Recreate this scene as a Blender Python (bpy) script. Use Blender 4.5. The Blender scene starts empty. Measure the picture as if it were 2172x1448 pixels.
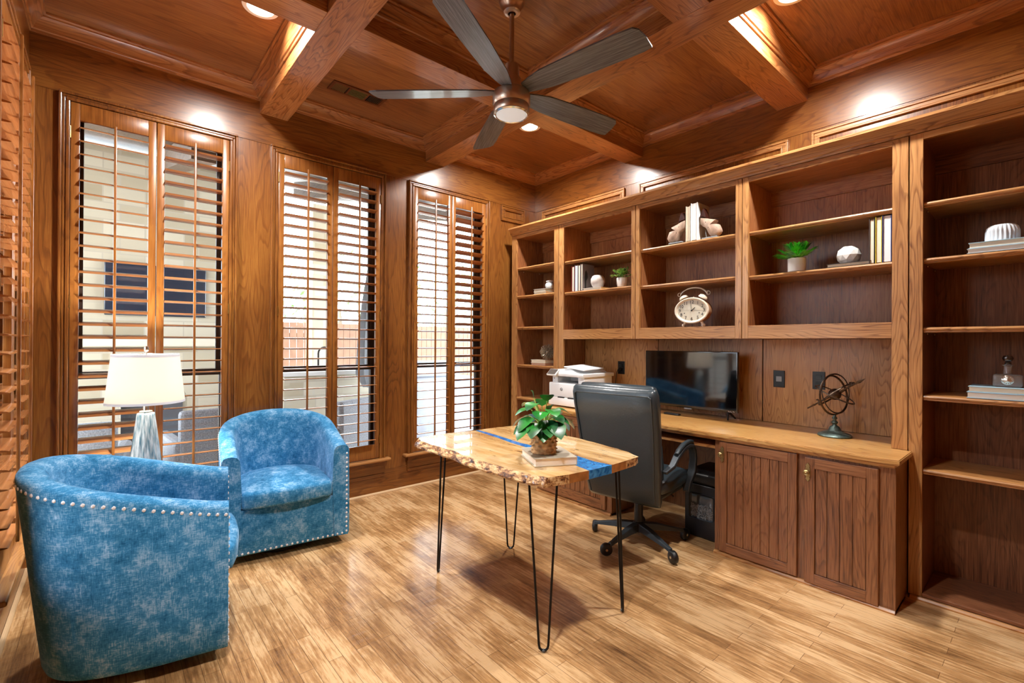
import bpy, bmesh, math, random
from mathutils import Vector, Matrix
S = bpy.context.scene
COL = S.collection
PI = math.pi
R = math.radians

# ------------------------------------------------------------------ camera
yaw, pit, rol = R(40.86), R(0.14), R(-0.34)
c_, s_ = math.cos(yaw), math.sin(yaw)
FW = Vector((s_*math.cos(pit), c_*math.cos(pit), math.sin(pit)))
rt = Vector((c_, -s_, 0)); dn = FW.cross(rt)
RT = math.cos(rol)*rt + math.sin(rol)*dn
DN = -math.sin(rol)*rt + math.cos(rol)*dn
cam_d = bpy.data.cameras.new('camera'); cam = bpy.data.objects.new('camera', cam_d); COL.objects.link(cam)
cam_d.sensor_width = 36; cam_d.lens = 996.4/2172*36; cam_d.clip_start = 0.02; cam_d.clip_end = 200
CAM = Vector((-3.601, -3.787, 1.30))
m = Matrix((RT, -DN, -FW)).transposed().to_4x4(); m.translation = CAM
cam.matrix_world = m
S.camera = cam
# ------------------------------------------------------------------ colour management, world
S.view_settings.view_transform = 'Standard'; S.view_settings.look = 'None'
S.view_settings.gamma = 1; S.view_settings.use_curve_mapping = False
S.view_settings.exposure = 0.0
S.cycles.max_bounces = 10; S.cycles.diffuse_bounces = 5; S.cycles.glossy_bounces = 4
S.cycles.transparent_max_bounces = 12; S.cycles.sample_clamp_indirect = 6
S.cycles.caustics_reflective = False; S.cycles.caustics_refractive = False
W = bpy.data.worlds.new('sky'); S.world = W; W.use_nodes = True
bg = W.node_tree.nodes['Background']
sky = W.node_tree.nodes.new('ShaderNodeTexSky'); sky.sky_type = 'HOSEK_WILKIE'
sky.sun_direction = (0.45, 0.6, 0.66); sky.turbidity = 3.0; sky.ground_albedo = 0.5
mixw = W.node_tree.nodes.new('ShaderNodeMixRGB'); mixw.inputs[0].default_value = 0.6
mixw.inputs[2].default_value = (0.80, 0.90, 1.0, 1)
W.node_tree.links.new(sky.outputs[0], mixw.inputs[1]); W.node_tree.links.new(mixw.outputs[0], bg.inputs[0])
bg.inputs[1].default_value = 21.0
CAN_POWER = 51.0
sd = bpy.data.lights.new('sun', 'SUN'); sd.energy = 26.0; sd.angle = R(1.5); sd.color = (1, .97, .92)
so = bpy.data.objects.new('sun', sd); COL.objects.link(so); so.rotation_euler = Vector((-1, 0, .96)).to_track_quat('Z', 'Y').to_euler()
LAMP_POWER = 55.0

# ------------------------------------------------------------------ helpers
WORLD = {}
def wloc(o): return WORLD.get(o.name, Vector((0, 0, 0))) if o else Vector((0, 0, 0))
def tag(o, label=None, cat=None, group=None, kind=None):
    if label: o['label'] = label
    if cat: o['category'] = cat
    if group: o['group'] = group
    if kind: o['kind'] = kind
    return o
def thing(name, label, cat, loc=(0, 0, 0), rz=0, group=None):
    o = bpy.data.objects.new(name, None); COL.objects.link(o)
    o.location = loc; o.rotation_euler = (0, 0, rz); o.empty_display_size = .05
    WORLD[o.name] = Vector(loc)
    return tag(o, label, cat, group)

class MB:
    def __init__(s): s.v = []; s.f = []; s.sm = False; s.mi = []; s.cur = 0
    def add(s, vs, fs):
        b = len(s.v); s.v += [tuple(p) for p in vs]; s.f += [tuple(b+i for i in f) for f in fs]; s.mi += [s.cur]*len(fs); return s
    def box(s, x0, x1, y0, y1, z0, z1):
        x0, x1 = min(x0, x1), max(x0, x1); y0, y1 = min(y0, y1), max(y0, y1); z0, z1 = min(z0, z1), max(z0, z1)
        return s.add([(x0,y0,z0),(x1,y0,z0),(x1,y1,z0),(x0,y1,z0),(x0,y0,z1),(x1,y0,z1),(x1,y1,z1),(x0,y1,z1)],
              [(0,3,2,1),(4,5,6,7),(0,1,5,4),(1,2,6,5),(2,3,7,6),(3,0,4,7)])
    def bbox(s, x0, x1, y0, y1, z0, z1, b=.004, seg=2):
        bm = bmesh.new(); bmesh.ops.create_cube(bm, size=1)
        for v in bm.verts: v.co = Vector(((x0+x1)/2+v.co.x*abs(x1-x0), (y0+y1)/2+v.co.y*abs(y1-y0), (z0+z1)/2+v.co.z*abs(z1-z0)))
        bmesh.ops.bevel(bm, geom=bm.edges[:], offset=b, segments=seg, profile=.5, affect='EDGES')
        return s.frombm(bm)
    def frombm(s, bm):
        bm.verts.index_update(); vs = [v.co.copy() for v in bm.verts]; fs = [[v.index for v in f.verts] for f in bm.faces]; bm.free()
        return s.add(vs, fs)
    def obox(s, c, ax, ay, az, hx, hy, hz):
        c = Vector(c); P = []
        for k in (-1, 1):
            for (i, j) in ((-1,-1),(1,-1),(1,1),(-1,1)): P.append(c+ax*hx*i+ay*hy*j+az*hz*k)
        return s.add(P, [(0,3,2,1),(4,5,6,7),(0,1,5,4),(1,2,6,5),(2,3,7,6),(3,0,4,7)])
    def lathe(s, prof, c=(0,0,0), n=32, axis='z', cap=True):
        vs = []; fs = []; k = len(prof)
        for i in range(n):
            a = 2*PI*i/n
            for (r, h) in prof:
                p = (r*math.cos(a), r*math.sin(a), h)
                if axis == 'x': p = (p[2], p[0], p[1])
                if axis == 'y': p = (p[1], p[2], p[0])
                vs.append((c[0]+p[0], c[1]+p[1], c[2]+p[2]))
        for i in range(n):
            j = (i+1) % n
            for q in range(k-1): fs.append((i*k+q, j*k+q, j*k+q+1, i*k+q+1))
        if cap:
            if prof[0][0] > 1e-6: fs.append(tuple(i*k for i in range(n))[::-1])
            if prof[-1][0] > 1e-6: fs.append(tuple(i*k+k-1 for i in range(n)))
        return s.add(vs, fs)
    def tube(s, pts, r, n=10, closed=False, flat=None):
        pts = [Vector(p) for p in pts]; K = len(pts); vs = []; fs = []
        rr = r if isinstance(r, (list, tuple)) else [r]*K
        def tan(i):
            if closed: return (pts[(i+1) % K]-pts[i-1]).normalized()
            return (pts[min(i+1, K-1)]-pts[max(i-1, 0)]).normalized()
        t = tan(0); u = t.orthogonal().normalized()
        for i in range(K):
            t = tan(i); u = (u-t*u.dot(t))
            if u.length < 1e-6: u = t.orthogonal()
            u.normalize(); w = t.cross(u)
            for q in range(n):
                a = 2*PI*q/n
                vs.append(pts[i]+(u*math.cos(a)*(flat or 1)+w*math.sin(a))*rr[i])
        for i in range(K if closed else K-1):
            j = (i+1) % K
            for q in range(n):
                q2 = (q+1) % n; fs.append((i*n+q, i*n+q2, j*n+q2, j*n+q))
        if not closed:
            fs.append(tuple(range(n))[::-1]); fs.append(tuple((K-1)*n+q for q in range(n)))
        return s.add(vs, fs)
    def sweep(s, path, prof, closed=False):
        """mitred sweep of a profile (a: sideways (left of path), z: up) along a horizontal path"""
        P = [Vector(p) for p in path]; K = len(P); k = len(prof); vs = []; fs = []
        for i in range(K):
            d1 = (P[i]-P[i-1]).normalized() if (i > 0 or closed) else None
            d2 = (P[(i+1) % K]-P[i]).normalized() if (i < K-1 or closed) else None
            if d1 is None: d1 = d2
            if d2 is None: d2 = d1
            n1 = Vector((-d1.y, d1.x, 0)); n2 = Vector((-d2.y, d2.x, 0)); nn = (n1+n2); nn.normalize(); nn /= max(.3, nn.dot(n1))
            for (a, z) in prof: vs.append(P[i]+nn*a+Vector((0, 0, z)))
        for i in range(K if closed else K-1):
            j = (i+1) % K
            for q in range(k-1): fs.append((i*k+q, j*k+q, j*k+q+1, i*k+q+1))
        if not closed:
            fs.append(tuple(range(k))); fs.append(tuple((K-1)*k+q for q in range(k))[::-1])
        return s.add(vs, fs)
    def prism(s, poly, z0, z1):
        n = len(poly); vs = [(x, y, z0) for x, y in poly]+[(x, y, z1) for x, y in poly]
        return s.add(vs, [tuple(range(n))[::-1], tuple(range(n, 2*n))]+[(i, (i+1) % n, n+(i+1) % n, n+i) for i in range(n)])
    def ico(s, c, r, sub=2, sc=(1, 1, 1)):
        bm = bmesh.new(); bmesh.ops.create_icosphere(bm, subdivisions=sub, radius=r)
        for v in bm.verts: v.co = Vector((c[0]+v.co.x*sc[0], c[1]+v.co.y*sc[1], c[2]+v.co.z*sc[2]))
        return s.frombm(bm)
    def build(s, name, mat, parent=None, smooth=False, bevel=0, world=True, sub=0, label=None, kind=None, angle=40):
        me = bpy.data.meshes.new(name); off = wloc(parent) if world else Vector((0, 0, 0))
        me.from_pydata([Vector(p)-off for p in s.v], [], s.f); me.validate()
        for mm in (mat if isinstance(mat, (list, tuple)) else [mat]): me.materials.append(mm)
        if len(s.mi) == len(me.polygons): me.polygons.foreach_set('material_index', s.mi)
        bm = bmesh.new(); bm.from_mesh(me); bmesh.ops.recalc_face_normals(bm, faces=bm.faces[:]); bm.to_mesh(me); bm.free()
        if smooth:
            me.polygons.foreach_set('use_smooth', [True]*len(me.polygons))
            if angle: me.set_sharp_from_angle(angle=R(angle))
        o = bpy.data.objects.new(name, me); COL.objects.link(o)
        if parent: o.parent = parent; WORLD[o.name] = wloc(parent)
        else: WORLD[o.name] = Vector((0, 0, 0))
        if bevel:
            b = o.modifiers.new('bevel', 'BEVEL'); b.width = bevel; b.segments = 2; b.limit_method = 'ANGLE'; b.angle_limit = R(35)
        if sub:
            u = o.modifiers.new('sub', 'SUBSURF'); u.levels = sub; u.render_levels = sub
        if label: o['label'] = label
        if kind: o['kind'] = kind
        return o
def rename_origin(o, loc):
    """moves a one-mesh thing's origin to its base"""
    loc = Vector(loc)
    o.data.transform(Matrix.Translation(-loc)); o.location = loc; return o
def text_mesh(txt, size, extr=.0004, shear=0):
    cu = bpy.data.curves.new('t', 'FONT'); cu.body = txt; cu.size = size; cu.extrude = extr; cu.align_x = 'CENTER'; cu.align_y = 'CENTER'; cu.shear = shear
    cu.resolution_u = 3
    ob = bpy.data.objects.new('t', cu); me = bpy.data.meshes.new_from_object(ob)
    vs = [v.co.copy() for v in me.vertices]; fs = [tuple(p.vertices) for p in me.polygons]
    bpy.data.objects.remove(ob); bpy.data.curves.remove(cu); bpy.data.meshes.remove(me)
    return vs, fs

# ------------------------------------------------------------------ materials
def srgb(h):
    if isinstance(h, str): h = [int(h[i:i+2], 16)/255 for i in (0, 2, 4)]
    return tuple((c/12.92 if c <= .04045 else ((c+.055)/1.055)**2.4) for c in h)+(1,)
def new_mat(name):
    mt = bpy.data.materials.new(name); mt.use_nodes = True
    return mt, mt.node_tree.nodes, mt.node_tree.links, mt.node_tree.nodes['Principled BSDF']
def plain(name, col, rough=.5, metal=0, spec=.5, coat=0, bump=0, bscale=200, emit=None, estr=0, var=0, vscale=8, sheen=0):
    mt, N, L, B = new_mat(name)
    B.inputs['Base Color'].default_value = srgb(col); B.inputs['Roughness'].default_value = rough
    B.inputs['Metallic'].default_value = metal; B.inputs['Specular IOR Level'].default_value = spec
    B.inputs['Coat Weight'].default_value = coat; B.inputs['Coat Roughness'].default_value = .08
    if sheen: B.inputs['Sheen Weight'].default_value = sheen
    tc = N.new('ShaderNodeTexCoord')
    if bump:
        n = N.new('ShaderNodeTexNoise'); n.inputs['Scale'].default_value = bscale; n.inputs['Detail'].default_value = 3
        b = N.new('ShaderNodeBump'); b.inputs['Strength'].default_value = bump; b.inputs['Distance'].default_value = .002
        L.new(tc.outputs['Object'], n.inputs['Vector']); L.new(n.outputs[0], b.inputs['Height']); L.new(b.outputs[0], B.inputs['Normal'])
    if var:
        n = N.new('ShaderNodeTexNoise'); n.inputs['Scale'].default_value = vscale; n.inputs['Detail'].default_value = 5
        r = N.new('ShaderNodeValToRGB'); c = srgb(col)
        r.color_ramp.elements[0].position = .3; r.color_ramp.elements[1].position = .7
        r.color_ramp.elements[0].color = tuple(max(0, x*(1-var)) for x in c[:3])+(1,); r.color_ramp.elements[1].color = tuple(min(1, x*(1+var)) for x in c[:3])+(1,)
        L.new(tc.outputs['Object'], n.inputs['Vector']); L.new(n.outputs[0], r.inputs[0]); L.new(r.outputs[0], B.inputs['Base Color'])
    if emit: B.inputs['Emission Color'].default_value = srgb(emit); B.inputs['Emission Strength'].default_value = estr
    return mt
def wood(name, dark, mid, light, axis='z', rough=.32, coat=.25, ring=9.0, pores=.5, bump=.15, contrast=1.0):
    mt, N, L, B = new_mat(name)
    tc = N.new('ShaderNodeTexCoord')
    def mapping(sa, sl):
        mp = N.new('ShaderNodeMapping'); sc = [sa, sa, sa]; sc['xyz'.index(axis)] = sl
        mp.inputs['Scale'].default_value = sc; L.new(tc.outputs['Object'], mp.inputs['Vector']); return mp
    m1 = mapping(1.0, .13)
    # cathedral figure: contour lines of a stretched noise field
    n1 = N.new('ShaderNodeTexNoise'); n1.inputs['Scale'].default_value = 5.5; n1.inputs['Detail'].default_value = 2.5; n1.inputs['Roughness'].default_value = .45
    L.new(m1.outputs[0], n1.inputs['Vector'])
    mu = N.new('ShaderNodeMath'); mu.operation = 'MULTIPLY'; mu.inputs[1].default_value = ring*3.2; L.new(n1.outputs[0], mu.inputs[0])
    fr = N.new('ShaderNodeMath'); fr.operation = 'FRACT'; L.new(mu.outputs[0], fr.inputs[0])
    rr = N.new('ShaderNodeValToRGB'); e = rr.color_ramp.elements
    e[0].position = 0; e[0].color = (1, 1, 1, 1); e[1].position = 1; e[1].color = (.55, .55, .55, 1)
    e2 = e.new(.62); e2.color = (.85, .85, .85, 1); e3 = e.new(.88); e3.color = (.12, .12, .12, 1)
    L.new(fr.outputs[0], rr.inputs[0])
    # pores
    m2 = mapping(1.0, .035)
    n2 = N.new('ShaderNodeTexNoise'); n2.inputs['Scale'].default_value = 170; n2.inputs['Detail'].default_value = 3; n2.inputs['Roughness'].default_value = .6
    L.new(m2.outputs[0], n2.inputs['Vector'])
    # broad tone
    m3 = mapping(1.0, .25)
    n3 = N.new('ShaderNodeTexNoise'); n3.inputs['Scale'].default_value = 2.6; n3.inputs['Detail'].default_value = 3
    L.new(m3.outputs[0], n3.inputs['Vector'])
    cr = N.new('ShaderNodeValToRGB'); q = cr.color_ramp.elements
    q[0].position = .28; q[0].color = srgb(dark); q[1].position = .74; q[1].color = srgb(light); qm = q.new(.5); qm.color = srgb(mid)
    a = N.new('ShaderNodeMath'); a.operation = 'MULTIPLY_ADD'; a.inputs[1].default_value = .20*contrast; L.new(rr.outputs[0], a.inputs[0])
    b = N.new('ShaderNodeMath'); b.operation = 'MULTIPLY_ADD'; b.inputs[1].default_value = pores; b.inputs[2].default_value = .5-.20*contrast*.72-.5*pores; L.new(n2.outputs[0], b.inputs[0])
    L.new(b.outputs[0], a.inputs[2])
    c = N.new('ShaderNodeMath'); c.operation = 'MULTIPLY_ADD'; c.inputs[1].default_value = .5; L.new(n3.outputs[0], c.inputs[0])
    d = N.new('ShaderNodeMath'); d.operation = 'SUBTRACT'; d.inputs[1].default_value = .25; L.new(a.outputs[0], d.inputs[0]); L.new(d.outputs[0], c.inputs[2])
    L.new(c.outputs[0], cr.inputs[0]); L.new(cr.outputs[0], B.inputs['Base Color'])
    bp = N.new('ShaderNodeBump'); bp.inputs['Strength'].default_value = bump; bp.inputs['Distance'].default_value = .0015
    L.new(a.outputs[0], bp.inputs['Height']); L.new(bp.outputs[0], B.inputs['Normal'])
    B.inputs['Roughness'].default_value = rough; B.inputs['Coat Weight'].default_value = coat; B.inputs['Coat Roughness'].default_value = .12
    return mt
M = {}
# wall and ceiling panelling (cherry coloured stain), oak cabinetry
for ax in 'xyz':
    M['panel_'+ax] = wood('stained_panel_'+ax, '4f2a12', '7c4a1e', '9f6c30', ax, .30, .3, ring=6, contrast=.7)
    M['ceil_'+ax] = wood('ceiling_panel_'+ax, '57321c', '865431', 'ab7945', ax, .28, .35, ring=4, contrast=.6)
    M['beam_'+ax] = wood('beam_oak_'+ax, '60371d', '965d33', 'bb8450', ax, .30, .3, ring=10)
    M['oak_'+ax] = wood('oak_frame_'+ax, '6f4120', 'ad7a47', 'cb995f', ax, .36, .2, ring=11)
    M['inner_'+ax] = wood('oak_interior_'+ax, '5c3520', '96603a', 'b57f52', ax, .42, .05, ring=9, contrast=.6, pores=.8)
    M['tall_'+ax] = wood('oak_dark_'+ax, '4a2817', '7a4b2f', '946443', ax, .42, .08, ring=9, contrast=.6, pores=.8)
    M['base_'+ax] = wood('oak_base_'+ax, '4e2c1a', '875838', 'a5734e', ax, .34, .25, ring=10, contrast=.65, pores=.7)
    M['top_'+ax] = wood('counter_oak_'+ax, '835026', 'bb8a4d', 'd6ab6c', ax, .30, .3, ring=9)
M['shutter'] = wood('shutter_wood', '663814', '935c28', 'b47a38', 'z', .30, .3, ring=4, contrast=.5)
M['louver'] = wood('louver_wood', '7f4a28', 'a86f42', 'c68f5c', 'x', .27, .35, ring=3, contrast=.4, pores=.3)
M['brass'] = plain('brass', 'b99a5f', .3, 1)
M['antique'] = plain('antique_brass', 'a89468', .35, 1, bump=.3, bscale=300)
M['bronze'] = plain('brushed_bronze', 'cbb6a6', .30, 1)
M['nickel'] = plain('nickel', 'd8d4cc', .22, 1)
M['nail'] = plain('nail_silver', 'e8eaee', .35, .25)
M['black_metal'] = plain('black_metal', '1c1a1a', .45, .6)
M['black'] = plain('black_plastic', '111214', .4)
M['white_plastic'] = plain('white_plastic', 'eceff0', .4)
M['grey_plastic'] = plain('grey_plastic', '8d949a', .5)
M['ceramic'] = plain('white_ceramic', 'e9e9e6', .35)
M['paper'] = plain('book_pages', 'e6dcc6', .8, bump=.3, bscale=500)
M['cream_trim'] = plain('pale_caulk', 'c9a981', .6)
M['plate'] = plain('outlet_black', '0d0d0e', .35)

def floor_mat():
    mt, N, L, B = new_mat('hardwood_floor')
    tc = N.new('ShaderNodeTexCoord')
    mp = N.new('ShaderNodeMapping'); mp.inputs['Rotation'].default_value = (0, 0, PI/2); L.new(tc.outputs['Object'], mp.inputs[0])
    br = N.new('ShaderNodeTexBrick'); br.offset = .37; br.squash = 1
    br.inputs['Scale'].default_value = 1; br.inputs['Brick Width'].default_value = .62; br.inputs['Row Height'].default_value = .057
    br.inputs['Mortar Size'].default_value = .0009; br.inputs['Mortar Smooth'].default_value = .3; br.inputs['Bias'].default_value = 0
    br.inputs['Color1'].default_value = (0, 0, 0, 1); br.inputs['Color2'].default_value = (1, 1, 1, 1); br.inputs['Mortar'].default_value = (0, 0, 0, 1)
    L.new(mp.outputs[0], br.inputs[0])
    ms = N.new('ShaderNodeMapping'); ms.inputs['Scale'].default_value = (1, .07, 1); L.new(tc.outputs['Object'], ms.inputs[0])
    n1 = N.new('ShaderNodeTexNoise'); n1.inputs['Scale'].default_value = 85; n1.inputs['Detail'].default_value = 5; n1.inputs['Roughness'].default_value = .7; L.new(ms.outputs[0], n1.inputs[0])
    ms2 = N.new('ShaderNodeMapping'); ms2.inputs['Scale'].default_value = (1, .35, 1); L.new(tc.outputs['Object'], ms2.inputs[0])
    n2 = N.new('ShaderNodeTexNoise'); n2.inputs['Scale'].default_value = 6; n2.inputs['Detail'].default_value = 4; n2.inputs['Roughness'].default_value = .6; L.new(ms2.outputs[0], n2.inputs[0])
    a = N.new('ShaderNodeMath'); a.operation = 'MULTIPLY_ADD'; a.inputs[1].default_value = .15; a.inputs[2].default_value = -.075; L.new(br.outputs['Color'], a.inputs[0])
    b = N.new('ShaderNodeMath'); b.operation = 'MULTIPLY_ADD'; b.inputs[1].default_value = .85; L.new(n1.outputs[0], b.inputs[0]); L.new(a.outputs[0], b.inputs[2])
    c = N.new('ShaderNodeMath'); c.operation = 'MULTIPLY_ADD'; c.inputs[1].default_value = .9; L.new(n2.outputs[0], c.inputs[0]); L.new(b.outputs[0], c.inputs[2])
    cr = N.new('ShaderNodeValToRGB'); e = cr.color_ramp.elements
    e[0].position = .55; e[0].color = srgb('5f4127'); e[1].position = 1.0; e[1].color = srgb('d4b082')
    k = e.new(.72); k.color = srgb('926b42'); k = e.new(.87); k.color = srgb('b38a5b')
    L.new(c.outputs[0], cr.inputs[0])
    mx = N.new('ShaderNodeMixRGB'); mx.inputs[2].default_value = srgb('6a4a2e'); L.new(br.outputs['Fac'], mx.inputs[0]); L.new(cr.outputs[0], mx.inputs[1])
    L.new(mx.outputs[0], B.inputs['Base Color'])
    # hand scraped ripple across the boards
    wv = N.new('ShaderNodeTexNoise'); wv.inputs['Scale'].default_value = 22; wv.inputs['Detail'].default_value = 2
    m4 = N.new('ShaderNodeMapping'); m4.inputs['Scale'].default_value = (.35, 1.6, 1); L.new(tc.outputs['Object'], m4.inputs[0]); L.new(m4.outputs[0], wv.inputs[0])
    h = N.new('ShaderNodeMath'); h.operation = 'MULTIPLY_ADD'; h.inputs[1].default_value = .35; L.new(n1.outputs[0], h.inputs[0]); L.new(wv.outputs[0], h.inputs[2])
    h2 = N.new('ShaderNodeMath'); h2.operation = 'SUBTRACT'; L.new(h.outputs[0], h2.inputs[0]); L.new(br.outputs['Fac'], h2.inputs[1])
    bp = N.new('ShaderNodeBump'); bp.inputs['Strength'].default_value = .55; bp.inputs['Distance'].default_value = .004
    L.new(h2.outputs[0], bp.inputs['Height']); L.new(bp.outputs[0], B.inputs['Normal'])
    B.inputs['Roughness'].default_value = .30; B.inputs['Coat Weight'].default_value = .35; B.inputs['Coat Roughness'].default_value = .16
    return mt
M['floor'] = floor_mat()
def chenille():
    mt, N, L, B = new_mat('blue_chenille')
    tc = N.new('ShaderNodeTexCoord'); outs = []
    for sc in ((1, 1, .12), (.14, .14, 1)):
        mp = N.new('ShaderNodeMapping'); mp.inputs['Scale'].default_value = sc; L.new(tc.outputs['Object'], mp.inputs[0])
        n = N.new('ShaderNodeTexNoise'); n.inputs['Scale'].default_value = 320; n.inputs['Detail'].default_value = 3; n.inputs['Roughness'].default_value = .65; L.new(mp.outputs[0], n.inputs[0]); outs.append(n)
    n3 = N.new('ShaderNodeTexNoise'); n3.inputs['Scale'].default_value = 13; n3.inputs['Detail'].default_value = 6; n3.inputs['Roughness'].default_value = .75; L.new(tc.outputs['Object'], n3.inputs[0])
    a = N.new('ShaderNodeMath'); a.operation = 'ADD'; L.new(outs[0].outputs[0], a.inputs[0]); L.new(outs[1].outputs[0], a.inputs[1])
    b = N.new('ShaderNodeMath'); b.operation = 'MULTIPLY_ADD'; b.inputs[1].default_value = .62; L.new(a.outputs[0], b.inputs[0])
    c = N.new('ShaderNodeMath'); c.operation = 'MULTIPLY_ADD'; c.inputs[1].default_value = 1.25; c.inputs[2].default_value = -.745; L.new(n3.outputs[0], c.inputs[0]); L.new(c.outputs[0], b.inputs[2])
    cr = N.new('ShaderNodeValToRGB'); e = cr.color_ramp.elements
    e[0].position = .22; e[0].color = srgb('145a86'); e[1].position = .82; e[1].color = srgb('a3c8e4'); k = e.new(.5); k.color = srgb('3985b6')
    L.new(b.outputs[0], cr.inputs[0]); L.new(cr.outputs[0], B.inputs['Base Color'])
    bp = N.new('ShaderNodeBump'); bp.inputs['Strength'].default_value = .25; bp.inputs['Distance'].default_value = .002; L.new(a.outputs[0], bp.inputs['Height']); L.new(bp.outputs[0], B.inputs['Normal'])
    B.inputs['Roughness'].default_value = .85; B.inputs['Sheen Weight'].default_value = .5; B.inputs['Sheen Roughness'].default_value = .4
    B.inputs['Sheen Tint'].default_value = srgb('9cc4ec'); B.inputs['Specular IOR Level'].default_value = .2
    return mt
M['chenille'] = chenille()
def glass(name, tint=(1, 1, 1), fac=.06, haze=0):
    mt, N, L, B = new_mat(name); N.remove(B)
    out = N['Material Output']; t = N.new('ShaderNodeBsdfTransparent'); t.inputs[0].default_value = tint+(1,)
    g = N.new('ShaderNodeBsdfGlossy'); g.inputs['Roughness'].default_value = .02
    fr = N.new('ShaderNodeFresnel'); fr.inputs[0].default_value = 1.45
    mx = N.new('ShaderNodeMixShader'); L.new(fr.outputs[0], mx.inputs[0]); L.new(t.outputs[0], mx.inputs[1]); L.new(g.outputs[0], mx.inputs[2]); L.new(mx.outputs[0], out.inputs[0])
    return mt
M['glass'] = glass('window_glass')
M['leather'] = plain('black_leather', '26333a', .34, bump=.35, bscale=90, coat=.2)
M['chairbase'] = plain('charcoal_metal', '3b4248', .4, .5)
M['screen'] = plain('tv_screen', '08070a', .06, spec=.8)
M['tvframe'] = plain('tv_bezel', '0a0a0c', .15, coat=.6)
# spalted maple slab
def slab_mat():
    mt, N, L, B = new_mat('spalted_maple')
    tc = N.new('ShaderNodeTexCoord')
    mp = N.new('ShaderNodeMapping'); mp.inputs['Scale'].default_value = (1, .16, 1); L.new(tc.outputs['Object'], mp.inputs[0])
    n1 = N.new('ShaderNodeTexNoise'); n1.inputs['Scale'].default_value = 14; n1.inputs['Detail'].default_value = 6; n1.inputs['Roughness'].default_value = .6; L.new(mp.outputs[0], n1.inputs[0])
    n2 = N.new('ShaderNodeTexNoise'); n2.inputs['Scale'].default_value = 45; n2.inputs['Detail'].default_value = 4; L.new(mp.outputs[0], n2.inputs[0])
    cr = N.new('ShaderNodeValToRGB'); e = cr.color_ramp.elements
    e[0].position = .3; e[0].color = srgb('a87542'); e[1].position = .68; e[1].color = srgb('ecd0a0'); k = e.new(.5); k.color = srgb('d8ae72')
    L.new(n1.outputs[0], cr.inputs[0])
    r2 = N.new('ShaderNodeValToRGB'); e = r2.color_ramp.elements; e[0].position = .30; e[0].color = (1, 1, 1, 1); e[1].position = .36; e[1].color = (0, 0, 0, 1)
    L.new(n2.outputs[0], r2.inputs[0])
    mx = N.new('ShaderNodeMixRGB'); mx.inputs[2].default_value = srgb('5a3a1e'); L.new(r2.outputs[0], mx.inputs[0]); L.new(cr.outputs[0], mx.inputs[1]); L.new(mx.outputs[0], B.inputs['Base Color'])
    B.inputs['Roughness'].default_value = .25; B.inputs['Coat Weight'].default_value = 1; B.inputs['Coat Roughness'].default_value = .03
    return mt
M['slab'] = slab_mat()
def bark_mat():
    mt, N, L, B = new_mat('live_edge_bark')
    tc = N.new('ShaderNodeTexCoord')
    mp = N.new('ShaderNodeMapping'); mp.inputs['Scale'].default_value = (1, .45, 1); L.new(tc.outputs['Object'], mp.inputs[0])
    n = N.new('ShaderNodeTexNoise'); n.inputs['Scale'].default_value = 42; n.inputs['Detail'].default_value = 8; n.inputs['Roughness'].default_value = .75; L.new(mp.outputs[0], n.inputs[0])
    cr = N.new('ShaderNodeValToRGB'); e = cr.color_ramp.elements
    e[0].position = .40; e[0].color = srgb('3a2218'); e[1].position = .62; e[1].color = srgb('e6c998'); k = e.new(.47); k.color = srgb('8b5a38'); k = e.new(.53); k.color = srgb('cfa56e')
    L.new(n.outputs[0], cr.inputs[0]); L.new(cr.outputs[0], B.inputs['Base Color'])
    bp = N.new('ShaderNodeBump'); bp.inputs['Strength'].default_value = .8; bp.inputs['Distance'].default_value = .004; L.new(n.outputs[0], bp.inputs['Height']); L.new(bp.outputs[0], B.inputs['Normal'])
    B.inputs['Roughness'].default_value = .3; B.inputs['Coat Weight'].default_value = .8
    return mt
M['bark'] = bark_mat()
def resin_mat():
    mt, N, L, B = new_mat('blue_resin'); tc = N.new('ShaderNodeTexCoord')
    n = N.new('ShaderNodeTexNoise'); n.inputs['Scale'].default_value = 30; n.inputs['Detail'].default_value = 6; n.inputs['Distortion'].default_value = 1.5; L.new(tc.outputs['Object'], n.inputs[0])
    cr = N.new('ShaderNodeValToRGB'); e = cr.color_ramp.elements; e[0].position = .35; e[0].color = srgb('0f62b4'); e[1].position = .7; e[1].color = srgb('4ba9f0')
    L.new(n.outputs[0], cr.inputs[0]); L.new(cr.outputs[0], B.inputs['Base Color']); B.inputs['Roughness'].default_value = .2; B.inputs['Metallic'].default_value = .0
    B.inputs['Coat Weight'].default_value = 1; B.inputs['Coat Roughness'].default_value = .03
    return mt
M['resin'] = resin_mat()
def leaf_mat(name, a, b, scale=18):
    mt, N, L, B = new_mat(name); tc = N.new('ShaderNodeTexCoord')
    n = N.new('ShaderNodeTexNoise'); n.inputs['Scale'].default_value = scale; n.inputs['Detail'].default_value = 2; L.new(tc.outputs['Object'], n.inputs[0])
    cr = N.new('ShaderNodeValToRGB'); e = cr.color_ramp.elements; e[0].position = .38; e[0].color = srgb(a); e[1].position = .62; e[1].color = srgb(b)
    L.new(n.outputs[0], cr.inputs[0]); L.new(cr.outputs[0], B.inputs['Base Color']); B.inputs['Roughness'].default_value = .32; B.inputs['Coat Weight'].default_value = .2
    return mt
M['leaf_big'] = leaf_mat('rubber_leaf', '0a4a28', '2f8f33', 9)
M['leaf_small'] = leaf_mat('small_leaf', '4f8f35', 'b5d67c', 60)
M['leaf_fan'] = leaf_mat('fan_leaf', '1d7a22', '5fbf3a', 30)
M['stem'] = plain('stem', '9dbb62', .5)
M['basket'] = plain('woven_seagrass', 'c7a173', .75, var=.4, vscale=45, bump=.5, bscale=150)
M['soil'] = plain('soil', '3a2a1c', .95)
M['shade'] = None

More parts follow.
